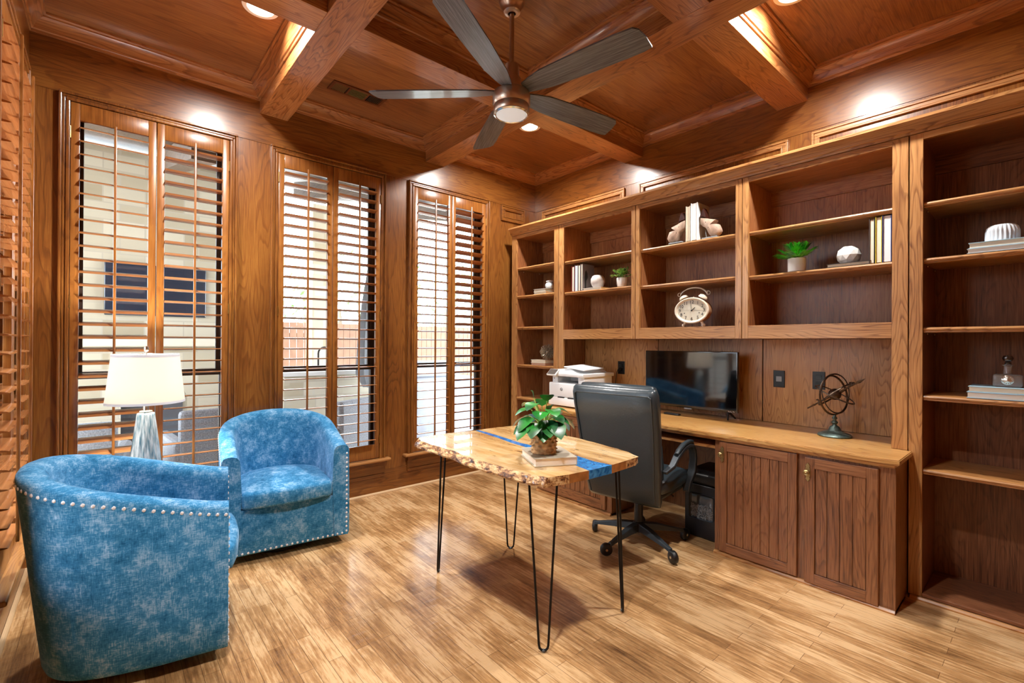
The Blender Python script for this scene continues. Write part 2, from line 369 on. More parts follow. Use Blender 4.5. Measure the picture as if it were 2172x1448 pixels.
# ================================================================== ROOM SHELL
XL, YF, H = -3.94, -4.05, 3.14
WZ0, WZ1 = .31, 2.70
back_open = [(-3.765, -2.955), (-2.640, -1.830), (-1.512, -.700)]
left_open = [(-1.10, -.26), (-2.26, -1.42)]
def st(mb, name, mat, **k): return mb.build(name, mat, kind='structure', **k)
st(MB().box(XL-.2, .2, YF-.2, .2, -.08, 0), 'floor', M['floor'])
st(MB().box(XL-.2, .2, YF-.2, .2, H, H+.08), 'ceiling', M['ceil_x'])
def wall_with_openings(name, opens, T, u0, u1, mats):
    mb = MB(); us = [u0]
    for a, b in sorted(opens): us += [a, b]
    us.append(u1)
    def bx(a, b, z0, z1, d=0.0):
        p = T(a, d, z0); q = T(b, -.16, z1); mb.box(p[0], q[0], p[1], q[1], p[2], q[2])
    mb.cur = 0
    for i in range(0, len(us), 2): bx(us[i], us[i+1], .20, 2.745)
    mb.cur = 1
    bx(u0, u1, 2.745, H, .004); bx(u0, u1, 0, .20, .004)
    for a, b in opens: bx(a, b, .20, WZ0); bx(a, b, WZ1, 2.745)
    return st(mb, name, mats)
TB = lambda u, d, z: (u, -d, z)
TL = lambda u, d, z: (XL+d, u, z)
wall_with_openings('wall_back', back_open, TB, XL-.16, .16, [M['panel_z'], M['panel_x']])
wall_with_openings('wall_left', left_open, TL, YF, -.004, [M['panel_z'], M['panel_y']])
mb = MB(); mb.cur = 1; mb.box(0, .16, YF, 0, 2.745, H); mb.cur = 0; mb.box(.004, .16, YF, 0, 0, 2.745)
st(mb, 'wall_right', [M['panel_z'], M['panel_y']])
st(MB().box(XL-.16, .16, YF-.16, YF, 0, H), 'wall_front', M['panel_z'])
# baseboards: low quarter round with the pale line of caulk over it
def shoe(name, p0, p1):
    mb = MB(); prof = [(0, 0), (-.016, 0), (-.016, .008), (-.011, .015), (0, .018)]
    mb.sweep([(*p0, 0), (*p1, 0)], prof); st(mb, name, M['cream_trim'])
shoe('baseboard_back', (XL, -.005), (-.46, -.005)); shoe('baseboard_left', (XL+.005, YF), (XL+.005, -.005))
# beams
n_trim = 0
def trim(mb, mat, **k):
    global n_trim; n_trim += 1
    return st(mb, 'trim_%d' % n_trim, mat, **k)
bx_x = [(-2.765, -2.575), (-1.390, -1.192)]; bx_y = [(-1.385, -1.190), (-2.685, -2.490)]
for a, b in bx_x: trim(MB().box(a, b, YF, -.004, 2.955, H), M['beam_y'], bevel=.002)
xs = [XL, -2.765, -2.575, -1.390, -1.192, 0]
for a, b in bx_y:
    for i in (0, 2, 4): trim(MB().box(xs[i], xs[i+1], a, b, 2.957, H), M['beam_x'], bevel=.002)
crown = [(0, 3.042), (.009, 3.042), (.012, 3.054), (.020, 3.058), (.024, 3.070), (.034, 3.090), (.050, 3.108), (.060, 3.116), (.062, 3.124), (.074, 3.128), (.076, 3.1395)]
ys = [YF, -2.685, -2.490, -1.385, -1.190, -.004]
for i in (0, 2, 4):
    for j in (0, 2, 4):
        x0, x1, y0, y1 = xs[i], xs[i+1], ys[j], ys[j+1]
        mb = MB().sweep([(x0, y0, 0), (x1, y0, 0), (x1, y1, 0), (x0, y1, 0)], crown, closed=True)
        mb.mi = [(k // (len(crown)-1)) % 2 for k in range(len(mb.f))]
        trim(mb, [M['beam_x'], M['beam_y']], smooth=True, angle=30)
# picture-frame mouldings of the frieze panels
def panel_mould(T, u0, u1, z0, z1, mat):
    mb = MB()
    for (i, w, d) in ((0, .014, .020), (.014, .022, .012), (.036, .012, .017)):
        a0, a1, c0, c1 = u0+i, u1-i, z0+i, z1-i
        for (p, q, r, s) in ((a0, a1, c1-w, c1), (a0, a1, c0, c0+w), (a0, a0+w, c0+w, c1-w), (a1-w, a1, c0+w, c1-w)):
            A = T(p, 0, r); B_ = T(q, d, s); mb.box(A[0], B_[0], A[1], B_[1], A[2], B_[2])
    trim(mb, mat, bevel=.003)
TR = lambda u, d, z: (.004-d, u, z)
for a, b in ((-1.20, -.12), (-2.565, -1.355), (-3.88, -2.71)): panel_mould(TR, a, b, 2.35, 2.728, M['oak_y'])
panel_mould(TB, -.49, -.165, 2.575, 2.735, M['panel_x'])

# ------------------------------------------------------------------ windows
M['sash'] = plain('sash_bronze', '4a3a30', .5)
def ring(mb, T, u0, u1, z0, z1, w, d0, d1, bottom=True):
    L_ = [(u0, u1, z1-w, z1), (u0, u0+w, z0, z1-w), (u1-w, u1, z0, z1-w)]
    if bottom: L_.append((u0+w, u1-w, z0, z0+w))
    for (p, q, r, s) in L_:
        A = T(p, d0, r); B_ = T(q, d1, s); mb.box(A[0], B_[0], A[1], B_[1], A[2], B_[2])
def window(n, T, u0, u1):
    mb = MB(); k = .005
    ring(mb, T, u0-.050, u1+.050, WZ0-.01, WZ1+.050, .015, 0, .030, False)
    ring(mb, T, u0-.035, u1+.035, WZ0-.01, WZ1+.035, .016, 0, .020, False)
    ring(mb, T, u0-.019, u1+.019, WZ0-.01, WZ1+.019, .019, 0, .027, False)
    w = st(mb, 'window_%d' % n, M['panel_z'], bevel=.005)
    mb = MB(); A = T(u0-.09, -.04, .286); B_ = T(u1+.09, .062, .308); mb.bbox(A[0], B_[0], A[1], B_[1], A[2], B_[2], .006)
    mb.build('window_sill', M['oak_x' if T is TB else 'oak_y'], w)
    mb = MB()
    for (z0, z1, d, e) in ((.268, .286, .038, .06), (.25, .268, .026, .05), (.175, .25, .016, .05), (.15, .175, .022, .05)):
        A = T(u0-e, 0, z0); B_ = T(u1+e, d, z1); mb.box(A[0], B_[0], A[1], B_[1], A[2], B_[2])
    mb.build('apron', M['panel_x' if T is TB else 'panel_y'], w, bevel=.004)
    mb = MB(); ring(mb, T, u0, u1, WZ0, WZ1, .035, -.13, -.085); ring(mb, T, u0+.035, u1-.035, 1.065, WZ1-.035, .022, -.125, -.10)
    A = T(u0+.02, -.128, 1.062); B_ = T(u1-.02, -.088, 1.105); mb.box(A[0], B_[0], A[1], B_[1], A[2], B_[2])
    mb.build('window_frame', M['sash'], w, bevel=.002)
    for (z0, z1) in ((WZ0+.03, 1.07), (1.10, WZ1-.03)):
        mb = MB(); A = T(u0+.03, -.112, z0); B_ = T(u1-.03, -.108, z1); mb.box(A[0], B_[0], A[1], B_[1], A[2], B_[2])
        mb.build('pane', M['glass'], w)
for i, (a, b) in enumerate(back_open): window(i+1, TB, a, b)
for i, (a, b) in enumerate(left_open): window(i+4, TL, a, b)

# ------------------------------------------------------------------ plantation shutters
def shutter(label, u0, u1, back=True, tilt=0.0, group=None, hinge=-1, gap=.0):
    z0, z1 = WZ0+.004, WZ1-.004
    cx = (u0+u1)/2; hw = (u1-u0)/2-.002
    if back: t = thing('window_shutter', label, 'shutter', (cx, -.006, z0), 0, group)
    else: t = thing('window_shutter', label, 'shutter', (XL+.006, cx, z0), PI/2, group)
    hh = z1-z0; sw = .040; th = .014
    mb = MB(); mb.bbox(-hw, -hw+sw, -th, th, 0, hh, .003); mb.bbox(hw-sw, hw, -th, th, 0, hh, .003)
    mb.bbox(-hw+sw, hw-sw, -th, th, hh-.100, hh, .003); mb.bbox(-hw+sw, hw-sw, -th, th, 0, .118, .003)
    mb.build('frame', M['shutter'], t, world=False, smooth=True)
    lo, hi = .118, hh-.100; n = 28; p = (hi-lo)/n; mb = MB(); rod = MB()
    ca, sa = math.cos(tilt), math.sin(tilt)
    for i in range(n):
        zc = lo+p*(i+.5); vs = []; K = 12
        for x in (-hw+sw+.001, hw-sw-.001):
            for k in range(K):
                a = 2*PI*k/K; yy = .0445*math.cos(a); zz = .0055*math.sin(a)
                vs.append((x, yy*ca-zz*sa, zc+yy*sa+zz*ca))
        mb.add(vs, [(k, (k+1) % K, K+(k+1) % K, K+k) for k in range(K)]+[tuple(range(K))[::-1], tuple(range(K, 2*K))])
    mb.build('louvers', M['louver'], t, world=False, smooth=True)
    yr = -.0445*ca-.009; dz = -.0445*sa
    rod.bbox(-.007, .007, yr-.006, yr+.006, lo+p*.5+dz-.03, hi-p*.5+dz+.05, .003)
    rod.build('tilt_rod', M['shutter'], t, world=False, smooth=True)
    for zz in (.16, hh*.5+.02, hh-.18):
        mb = MB(); x = hinge*(hw+.001); mb.box(x-.004, x+.004, -th-.006, -th+.002, zz-.035, zz+.035)
        mb.tube([(x, -th-.006, zz-.035), (x, -th-.006, zz+.035)], .003, 8)
        mb.build('hinge', M['brass'], t, world=False)
    return t
pos = ['leftmost window of the back wall', 'middle window of the back wall', 'back-wall window nearest the bookcase']
tl = [(R(16), R(-4)), (R(-5), R(-6)), (R(-3), R(-17))]
for i, (a, b) in enumerate(back_open):
    mid = (a+b)/2
    shutter('left leaf of the brown louvered shutters on the '+pos[i], a, mid, True, tl[i][0], 'louvered shutters of the back wall', -1)
    shutter('right leaf of the brown louvered shutters on the '+pos[i], mid, b, True, tl[i][1], 'louvered shutters of the back wall', 1)
a, b = left_open[0]; mid = (a+b)/2
shutter('open louvered shutter leaf on the left wall, nearer the room corner', mid, b, False, R(3), 'louvered shutters of the left wall', 1)
shutter('open louvered shutter leaf at the left picture edge, farther from the corner', a, mid, False, R(3), 'louvered shutters of the left wall', -1)
a, b = left_open[1]; mid = (a+b)/2
shutter('far leaf of the louvered shutters on the left-wall window nearest the viewer', mid, b, False, R(3), 'louvered shutters of the left wall', 1)
shutter('near leaf of the louvered shutters on the left-wall window nearest the viewer', a, mid, False, R(3), 'louvered shutters of the left wall', -1)

# ================================================================== CEILING FITTINGS
M['can_glow'] = plain('lit_lens', 'ffffff', .5, emit='fff1dc', estr=9)
M['can_trim'] = plain('white_trim_ring', 'f2efe8', .4)
def area(name, loc, size, power, col, parent=None, spread=PI, rot=(0, 0, 0), shape='DISK', sy=None):
    d = bpy.data.lights.new(name, 'AREA'); d.shape = shape; d.size = size; d.energy = power; d.color = col; d.spread = spread
    if sy: d.size_y = sy
    o = bpy.data.objects.new(name, d); COL.objects.link(o); o.location = loc; o.rotation_euler = rot
    if parent: o.parent = parent
    return o
for (x, y, lb) in ((-2.965, -.915, 'lit white recessed ceiling light at the left, partly behind a beam'),
                   (-.88, -.855, 'small lit recessed ceiling light showing past the fan and beam'),
                   (-.89, -2.885, 'recessed ceiling light cut by the top edge over the bookcase'),
                   (-2.985, -2.84, 'recessed ceiling light over the left foreground, nearest the viewer')):
    t = thing('recessed_light', lb, 'ceiling light', (x, y, H), 0, 'recessed ceiling lights')
    MB().lathe([(.066, -.001), (.068, -.006), (.090, -.004), (.092, 0)], n=40, cap=False).build('trim_ring', M['can_trim'], t, world=False, smooth=True)
    MB().lathe([(0, -.003), (.067, -.003)], n=40, cap=False).build('lens', M['can_glow'], t, world=False)
    area('recessed_lamp', (0, 0, -.012), .13, CAN_POWER, (1, .96, .91), t, R(165))
# air vent
t = thing('air_vent', 'brown metal air vent with louvered ends in the ceiling panel', 'vent', (-2.20, -.402, H), 0)
mb = MB()
for (a, b, c, d) in ((-.20, .20, .05, .072), (-.20, .20, -.072, -.05), (-.20, -.178, -.05, .05), (.178, .20, -.05, .05), (-.075, -.06, -.05, .05), (.06, .075, -.05, .05)): mb.box(a, b, c, d, -.010, 0)
mb.build('frame', plain('vent_brown', '6b3d22', .4, .3), t, world=False, bevel=.002)
mb = MB()
for i in range(8):
    for sx in (-1, 1): mb.obox((sx*(.09+i*.0115), 0, -.006), Vector((math.cos(.7), 0, math.sin(.7)*sx)), Vector((0, 1, 0)), Vector((-math.sin(.7)*sx, 0, math.cos(.7))), .005, .05, .0008)
for i in range(7): mb.obox((0, -.045+i*.015, -.005), Vector((1, 0, 0)), Vector((0, .6, .8)), Vector((0, -.8, .6)), .06, .006, .0008)
mb.build('slats', M['antique'], t, world=False)
MB().box(-.18, .18, -.052, .052, -.0015, -.0005).build('duct_opening', M['black'], t, world=False)

# ceiling fan
t = thing('ceiling_fan', 'five-bladed ceiling fan with dark wood blades and brushed bronze motor', 'ceiling fan', (-2.0, -1.92, H))
MB().lathe([(0, 0), (.068, 0), (.070, -.02), (.070, -.055), (.062, -.075), (.048, -.088), (.044, -.110), (.034, -.118), (.020, -.118)], n=48, cap=False).build('canopy', M['bronze'], t, world=False, smooth=True)
MB().lathe([(.0125, -.09), (.0125, -.43)], n=20).build('downrod', M['bronze'], t, world=False, smooth=True)
MB().lathe([(.014, -.385), (.036, -.388), (.040, -.395), (.040, -.455), (.052, -.462), (.054, -.52), (.078, -.524), (.094, -.535), (.099, -.55), (.099, -.592), (.092, -.602), (.094, -.606), (.094, -.640), (.090, -.645)], n=64, cap=False).build('motor_housing', M['bronze'], t, world=False, smooth=True)
M['fan_lens'] = plain('frosted_lens', 'dfe6ea', .5, emit='e6f0f6', estr=.35)
lg = MB().lathe([(.079, -.641), (.079, -.649), (.070, -.652), (0, -.653)], n=64, cap=False).build('light_lens', M['fan_lens'], t, world=False, smooth=True)
MB().lathe([(.090, -.636), (.093, -.646), (.084, -.652), (.078, -.648)], n=64, cap=False).build('lens_ring', M['nickel'], t, world=False, smooth=True)
M['blade'] = wood('blade_veneer', '3e4147', '5e636a', '7c828a', 'x', .38, .2, ring=0, pores=1.1, contrast=0)
for k in range(5):
    a = R(65+72*k); out = []
    pts = [(.085, -.030), (.13, -.044), (.22, -.064), (.45, -.073), (.62, -.076), (.700, -.072), (.722, -.052), (.735, .0), (.738, .058), (.70, .067), (.45, .069), (.22, .060), (.13, .046), (.085, .034)]
    mb = MB(); ca, sa = math.cos(a), math.sin(a); pt = R(-13); vs = []
    for z in (-.0035, .0035):
        for (x, y) in pts:
            yy = y*math.cos(pt); zz = z+y*math.sin(pt)
            vs.append((x, yy, zz))
    n = len(pts); mb.add(vs, [tuple(range(n))[::-1], tuple(range(n, 2*n))]+[(i, (i+1) % n, n+(i+1) % n, n+i) for i in range(n)])
    o = mb.build('blade', M['blade'], t, world=False); o.rotation_euler = (0, 0, a); o.location = (0, 0, -.530)

# ================================================================== BOOKCASES
XF, XB = -.45, -.066
def nose_shelf(mb, y0, y1, ztop, xf=-.433, xb=XB, th=.028):
    """shelf board with a rounded, stepped nosing along the front"""
    ztop -= .001; prof = [(xb, ztop-th+.006), (xf+.016, ztop-th+.006), (xf+.010, ztop-th), (xf+.003, ztop-th+.003), (xf+.004, ztop-th+.009), (xf-.002, ztop-th+.012), (xf-.004, ztop-.010), (xf-.001, ztop-.003), (xf+.006, ztop), (xb, ztop)]
    n = len(prof); vs = [(x, y0, z) for x, z in prof]+[(x, y1, z) for x, z in prof]
    mb.add(vs, [tuple(range(n)), tuple(range(n, 2*n))[::-1]]+[(i, (i+1) % n, n+(i+1) % n, n+i) for i in range(n)])
def bookcase(label, y1, y0, oy1, oy0, z0, ztop, shelves, down=None, cat='bookcase', mset='inner', rail=None, floor_z=None, floor_mat=None, fcol='oak'):
    """y1 > y0 (y1 is the end towards the corner); oy = opening"""
    t = thing('bookcase', label, cat, ((XF+XB)/2, (y0+y1)/2, z0), 0, 'built-in oak bookcase units')
    zt = 2.352
    for q, (a, b) in enumerate(((oy1, y1-.0015), (y0+.0015, oy0))): MB().box(XF, XF+.02, a, b, .7535 if down == q else z0, 2.385).build('stile', M[fcol+'_z'], t, bevel=.0015)
    for (a, b) in ((zt, 2.385), rail or (0, 0)):
        if b: MB().box(XF, XF+.02, oy0, oy1, a, b).build('rail', M[fcol+'_y'], t, bevel=.0015)
    for (a, b) in ((oy1, y1-.002), (y0+.002, oy0)):
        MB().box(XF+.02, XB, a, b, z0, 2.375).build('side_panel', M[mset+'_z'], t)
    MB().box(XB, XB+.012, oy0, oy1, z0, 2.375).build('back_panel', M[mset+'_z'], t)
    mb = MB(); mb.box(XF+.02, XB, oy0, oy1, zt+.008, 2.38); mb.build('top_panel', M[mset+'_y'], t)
    MB().box(XB-.014, XB, oy0, oy1, zt-.095, zt+.008).build('cleat', M[mset+'_y'], t)
    for zs in shelves:
        mb = MB(); nose_shelf(mb, oy0+.001, oy1-.001, zs); mb.build('shelf', M['oak_y' if fcol == 'oak' else 'base_y'], t, smooth=True, angle=25)
        for xx in (XF+.10, XB-.06): MB().ico((xx, oy1-.004, zs-.034), .005, 1).build('shelf_pin', M['nickel'], t)
    if floor_z is not None: MB().box(XF+.002, XB, oy0, oy1, floor_z-.02, floor_z-.001).build('bottom_panel', M[floor_mat], t, bevel=.003)
    return t
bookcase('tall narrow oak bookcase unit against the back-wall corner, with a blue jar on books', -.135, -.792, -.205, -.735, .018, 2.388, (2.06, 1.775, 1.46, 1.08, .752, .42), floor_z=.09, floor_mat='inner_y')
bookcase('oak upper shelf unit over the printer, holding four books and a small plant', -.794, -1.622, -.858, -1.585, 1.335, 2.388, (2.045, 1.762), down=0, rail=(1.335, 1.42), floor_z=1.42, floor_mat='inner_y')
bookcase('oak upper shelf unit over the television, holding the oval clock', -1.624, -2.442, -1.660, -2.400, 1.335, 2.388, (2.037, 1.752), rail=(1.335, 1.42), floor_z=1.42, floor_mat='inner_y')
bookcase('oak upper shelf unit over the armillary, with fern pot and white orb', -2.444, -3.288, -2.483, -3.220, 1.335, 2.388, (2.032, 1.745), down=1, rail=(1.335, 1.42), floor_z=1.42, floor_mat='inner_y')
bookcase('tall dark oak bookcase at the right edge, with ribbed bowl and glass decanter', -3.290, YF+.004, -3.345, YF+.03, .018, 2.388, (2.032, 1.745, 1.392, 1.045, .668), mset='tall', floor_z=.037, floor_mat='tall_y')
# shoe under the tall right unit
mb = MB(); mb.sweep([(XF-.002, YF+.01, 0), (XF-.002, -3.30, 0)], [(0, 0), (.014, 0), (.014, .007), (.008, .016), (0, .018)]); 
tag(mb.build('shoe_molding', M['oak_y'], smooth=True, angle=30), 'rounded oak shoe strip on the floor under the tall right bookcase', 'molding', 'shoe strips')
# crown across the whole bookcase
prof = [(-.02, 2.387), (.006, 2.387), (.010, 2.398), (.020, 2.402), (.024, 2.414), (.040, 2.436), (.046, 2.442), (.054, 2.444), (.054, 2.458), (.046, 2.462), (-.40, 2.462)]
mb = MB(); mb.sweep([(XF, YF+.006, 0), (XF, -.135, 0)], prof)
tag(mb.build('crown_molding', M['oak_y'], smooth=True, angle=25), 'long oak crown molding running along the top of the bookcase', 'molding')

# panelling between counter and upper shelves (dark joints between the sheets)
for (a, b) in ((-.794, -1.590), (-1.598, -2.424), (-2.432, -3.288)):
    trim(MB().box(XB-.002, XB+.012, b, a, .754, 1.334), M['oak_z'])
trim(MB().box(XB+.012, .0, -3.29, -.794, .754, 1.334), M['black'])

# ------------------------------------------------------------------ countertop and base cabinets
XC = -.71
mb = MB()
outl = [(-.762, -.796), (-.762, -3.308), (-.452, -3.308), (-.452, -3.288), (XB-.004, -3.288), (XB-.004, -.796)]
for (ins, z0, z1) in ((0, .728, .748), (.004, .748, .752), (.006, .722, .728), (.022, .706, .722)):
    o2 = [(x+(ins if x < -.7 else 0), y+(ins if y < -3.30 else 0)) for x, y in outl]; mb.prism(o2, z0, z1)
ct = mb.build('countertop', M['top_y'], bevel=.003); tag(ct, 'long golden oak countertop under the upper shelves', 'countertop')
def bead_panel(mb, x0, y0, y1, z0, z1, pitch=.052):
    n = max(1, round((y1-y0)/pitch)); w = (y1-y0)/n
    mb.box(x0+.006, x0+.012, y0, y1, z0, z1)
    for i in range(n): mb.box(x0, x0+.007, y0+i*w+.0025, y0+(i+1)*w-.0025, z0, z1)
def door(t, y1, y0, z0, z1, sw=.046, rw=.056):
    d = MB(); x0, x1 = XC-.020, XC
    # stiles bridged behind the panel so that the door leaf is one piece
    d.add([(x, y, z) for x in (x0, x1) for (y, z) in ((y0, z0), (y1, z0), (y1, z1), (y0, z1), (y0+sw, z0+rw), (y1-sw, z0+rw), (y1-sw, z1-rw), (y0+sw, z1-rw))],
          [(0, 1, 5, 4), (1, 2, 6, 5), (2, 3, 7, 6), (3, 0, 4, 7), (8, 12, 13, 9), (9, 13, 14, 10), (10, 14, 15, 11), (11, 15, 12, 8),
           (0, 8, 9, 1), (1, 9, 10, 2), (2, 10, 11, 3), (3, 11, 8, 0), (4, 5, 13, 12), (5, 6, 14, 13), (6, 7, 15, 14), (7, 4, 12, 15)])
    o = d.build('door', M['base_z'], t, bevel=.004)
    for (a, b) in ((z1-rw, z1-.001), (z0+.001, z0+rw)): MB().box(x0-.0008, x1, y0+sw, y1-sw, a, b).build('door_rail', M['base_y'], o, bevel=.002)
    d = MB(); bead_panel(d, x0+.007, y0+sw, y1-sw, z0+rw, z1-rw); d.build('beadboard', M['base_z'], o, bevel=.001)
    return o
def carcass(name, label, y1, y0, group='base cabinets under the countertop'):
    t = thing(name, label, 'cabinet', ((XC+XB)/2, (y0+y1)/2, 0), 0, group)
    mb = MB(); mb.box(XC, XB-.01, y0, y1, .012, .706); mb.build('body', M['base_z'], t, bevel=.002)
    mb = MB(); mb.sweep([(XC, y0-.0, 0), (XC, y1, 0)], [(0, 0), (.018, 0), (.018, .008), (.010, .018), (0, .020)]); mb.build('shoe_strip', M['oak_y'], t, smooth=True, angle=30)
    return t
def knob(par, y, z):
    mb = MB(); x = XC-.021
    pts = [(0, -.052), (.012, -.036), (.008, -.030), (.012, -.018), (.012, .018), (.008, .030), (.012, .036), (0, .052), (-.012, .036), (-.008, .030), (-.012, .018), (-.012, -.018), (-.008, -.030), (-.012, -.036)]
    n = len(pts); vs = [(x, y+a, z+b) for a, b in pts]+[(x-.003, y+a*.9, z+b*.95) for a, b in pts]
    mb.add(vs, [tuple(range(n)), tuple(range(n, 2*n))[::-1]]+[(i, (i+1) % n, n+(i+1) % n, n+i) for i in range(n)])
    mb.lathe([(.006, 0), (.006, -.012), (.011, -.015), (.0155, -.022), (.0155, -.027), (.010, -.032), (.006, -.031), (.004, -.034), (0, -.034)], (x-.002, y, z), 24, 'x')
    return mb.build('knob', M['antique'], par, smooth=True, angle=40)
t = carcass('base_cabinet', 'reddish oak base cabinet with two beadboard doors and brass knobs', -2.395, -3.286)
MB().sweep([(XC, -3.286, 0), (-.470, -3.286, 0)][::-1], [(0, 0), (-.018, 0), (-.018, .008), (-.010, .018), (0, .020)]).build('shoe_strip', M['base_y'], t)
d = door(t, -2.431, -2.862, .026, .700); knob(d, -2.450, .622)
d = door(t, -2.898, -3.222, .016, .690, sw=.05); knob(d, -2.916, .612)
t = carcass('base_cabinet', 'oak base cabinet under the printer with beadboard door and brass pull', -.798, -1.603)
d = door(t, -.835, -1.556, .030, .705, rw=.075)
mb = MB(); x = XC-.021; y, z = -1.173, .672
for sy in (-1, 1):
    mb.add([(x-.001, y+sy*.068, z), (x-.001, y+sy*.045, z+.014), (x-.001, y+sy*.028, z+.005), (x-.001, y+sy*.028, z-.005), (x-.001, y+sy*.045, z-.014), (x-.003, y+sy*.045, z)], [(0, 1, 5), (1, 2, 5), (2, 3, 5), (3, 4, 5), (4, 0, 5)])
mb.tube([(x, y-.045, z+.002), (x-.014, y-.042, z), (x-.020, y-.025, z-.003), (x-.022, y, z-.004), (x-.020, y+.025, z-.003), (x-.014, y+.042, z), (x, y+.045, z+.002)], .0045, 10)
mb.build('pull_handle', M['antique'], d, smooth=True)
t = thing('keyboard_tray', 'oak pull-out keyboard tray in the kneehole under the counter', 'tray', (-.45, -2.0, .64))
MB().bbox(-.695, -.16, -2.392, -1.606, .640, .662, .003).build('tray_board', M['oak_y'], t)
MB().box(-.64, -.18, -2.392, -2.380, .662, .700).build('runner', M['base_y'], t)
MB().box(-.64, -.18, -1.618, -1.606, .662, .700).build('runner', M['base_y'], t)
trim(MB().box(-.10, -.076, -2.394, -1.604, 0, .70), M['base_z'])

# ================================================================== SMALL THINGS ON THE SHELVES
def book(label, loc, t, h, d, cover, rz=0, flat=False, group=None, pages=None, lean=0):
    """upright: t along y, d along x (fore edge towards -x), h along z.  flat: h along y, d along x, t along z."""
    o = thing('book', label, 'book', loc, rz, group)
    cm = plain('book_cover', cover, .5); pg = M['paper'] if not pages else plain('pages', pages, .8)
    b = .0028
    def bx(mb, x0, x1, p0, p1, q0, q1):   # p thickness, q height
        if flat: mb.box(x0, x1, q0-h/2, q1-h/2, p0, p1)
        else: mb.box(x0, x1, p0-t/2, p1-t/2, q0, q1)
    mb = MB()
    # one connected C-shaped cover (profile swept along the height)
    prof = [(0, 0), (d, 0), (d, t), (0, t), (0, t-b), (d-b, t-b), (d-b, b), (0, b)]
    vs = []
    for q in (0, h):
        for (x, p) in prof: vs.append((x, q-h/2, p) if flat else (x, p-t/2, q))
    n = 8; mb.add(vs, [(0, 1, 6, 7), (1, 2, 5, 6), (2, 3, 4, 5), (8, 15, 14, 9), (9, 14, 13, 10), (10, 13, 12, 11)]+[(i, (i+1) % n, n+(i+1) % n, n+i) for i in range(n)])
    mb.build('cover', cm, o, world=False)
    mb = MB(); bx(mb, .006, d-b, b, t-b, .004, h-.004); mb.build('pages', pg, o, world=False)
    return o
G = 'books on the built-in shelves'
SH = {'L': -.41, 'B': -.41}
# narrow corner unit
book('pale flat book under another, below the blue and white jar', (-.425, -.520, 1.775), .022, .170, .14, 'cfcabb', flat=True, group=G)
book('upper flat book directly under the blue and white jar', (-.425, -.515, 1.797), .026, .165, .14, 'b9b7ad', flat=True, group=G)
M['bluewhite'] = plain('blue_white_glaze', 'dfe7f0', .2, var=.25, vscale=45, coat=.5)
t = thing('jar', 'small blue and white lidded porcelain jar on two flat books', 'jar', (-.345, -.575, 1.823))
MB().lathe([(.020, 0), (.036, .008), (.044, .028), (.042, .045), (.030, .060), (.026, .066)], n=28).build('body', M['bluewhite'], t, world=False, smooth=True)
MB().lathe([(.026, .066), (.036, .070), (.034, .076), (.012, .083), (0, .085)], n=28).build('lid', M['ceramic'], t, world=False, smooth=True)
book('lower brown flat book under the spiky silver ball', (-.425, -.500, 1.08), .024, .20, .15, '9a6a52', flat=True, group=G, pages='caa78e')
book('upper cream flat book carrying the spiky silver ball', (-.425, -.500, 1.104), .030, .20, .15, 'd9cfb8', flat=True, group=G)
t = thing('spiky_ball', 'silver spiky burst ball ornament on two flat books', 'ornament', (-.352, -.560, 1.134+.078))
mb = MB(); mb.ico((0, 0, 0), .028, 2); random.seed(3)
for i in range(110):
    z = 1-2*(i+.5)/110; r = math.sqrt(1-z*z); a = i*2.39996; dv = Vector((r*math.cos(a), r*math.sin(a), z)); L_ = .066 if i % 2 else .072
    mb.tube([dv*.02, dv*L_], [.0035, .0028], 5); mb.ico(dv*L_, .0058, 1)
mb.build('spikes', plain('silver_leaf', 'b5aa98', .3, .9), t, world=False, smooth=True)
# upper unit over the printer
for (y, tt, h, col, lb, pg) in ((-.948, .030, .225, '8e1d24', 'red-covered book, leftmost of the upright row over the printer', None),
                            (-.987, .030, .232, 'c9d3dc', 'white book with pale pages, second in the upright row over the printer', 'e2e4e6'),
                            (-1.020, .026, .230, '8a8c90', 'grey-covered book with cream pages, third in the upright row over the printer', None),
                            (-1.049, .022, .238, '8d8280', 'grey book with a dark figure on its cover, rightmost of the row over the printer', None)):
    o = book(lb, (-.425, y, 1.762), tt, h, .16, col, group=G, pages=pg)
    if y == -1.049:
        mb = MB(); pts = [(.03, .02), (.05, .02), (.052, .09), (.07, .12), (.066, .16), (.05, .185), (.034, .17), (.026, .12)]
        mb.add([(x, -tt/2-.0006, z) for x, z in pts], [tuple(range(len(pts)))]); mb.build('cover_figure', plain('dark_print', '2a2626', .5), o, world=False)
book('thin flat white book under the marbled orb over the printer', (-.428, -1.165, 1.762), .018, .20, .13, 'e6e2da', flat=True, group=G)
M['marble'] = plain('marbled_stone', 'ddd6d0', .4, var=.12, vscale=30)
t = thing('stone_orb', 'rounded white marbled orb on a thin flat book', 'ornament', (-.352, -1.172, 1.780))
MB().lathe([(.030, 0), (.050, .018), (.062, .05), (.060, .08), (.046, .105), (.032, .112), (0, .113)], n=32).build('body', M['marble'], t, world=False, smooth=True)
def leaf(mb, base, dirv, L_, w, droop=.2, fold=.15, up=Vector((0, 0, 1)), n=6):
    d = Vector(dirv).normalized(); s = d.cross(up)
    if s.length < .05: s = Vector((1, 0, 0))
    s.normalize(); nrm = s.cross(d).normalized(); b = len(mb.v); vs = []; fs = []
    for i in range(n+1):
        u = i/n; ww = w*math.sin(PI*min(1, u*.93+.05))**.8 if 0 < i < n else w*.04
        p = Vector(base)+d*(L_*u)+Vector((0, 0, -droop*L_*u*u))
        for k in (-1, 0, 1): vs.append(p+s*(ww*k)+nrm*(fold*ww*abs(k)))
    for i in range(n):
        for k in (0, 1): fs.append((i*3+k, i*3+k+1, (i+1)*3+k+1, (i+1)*3+k))
    mb.add(vs, fs)
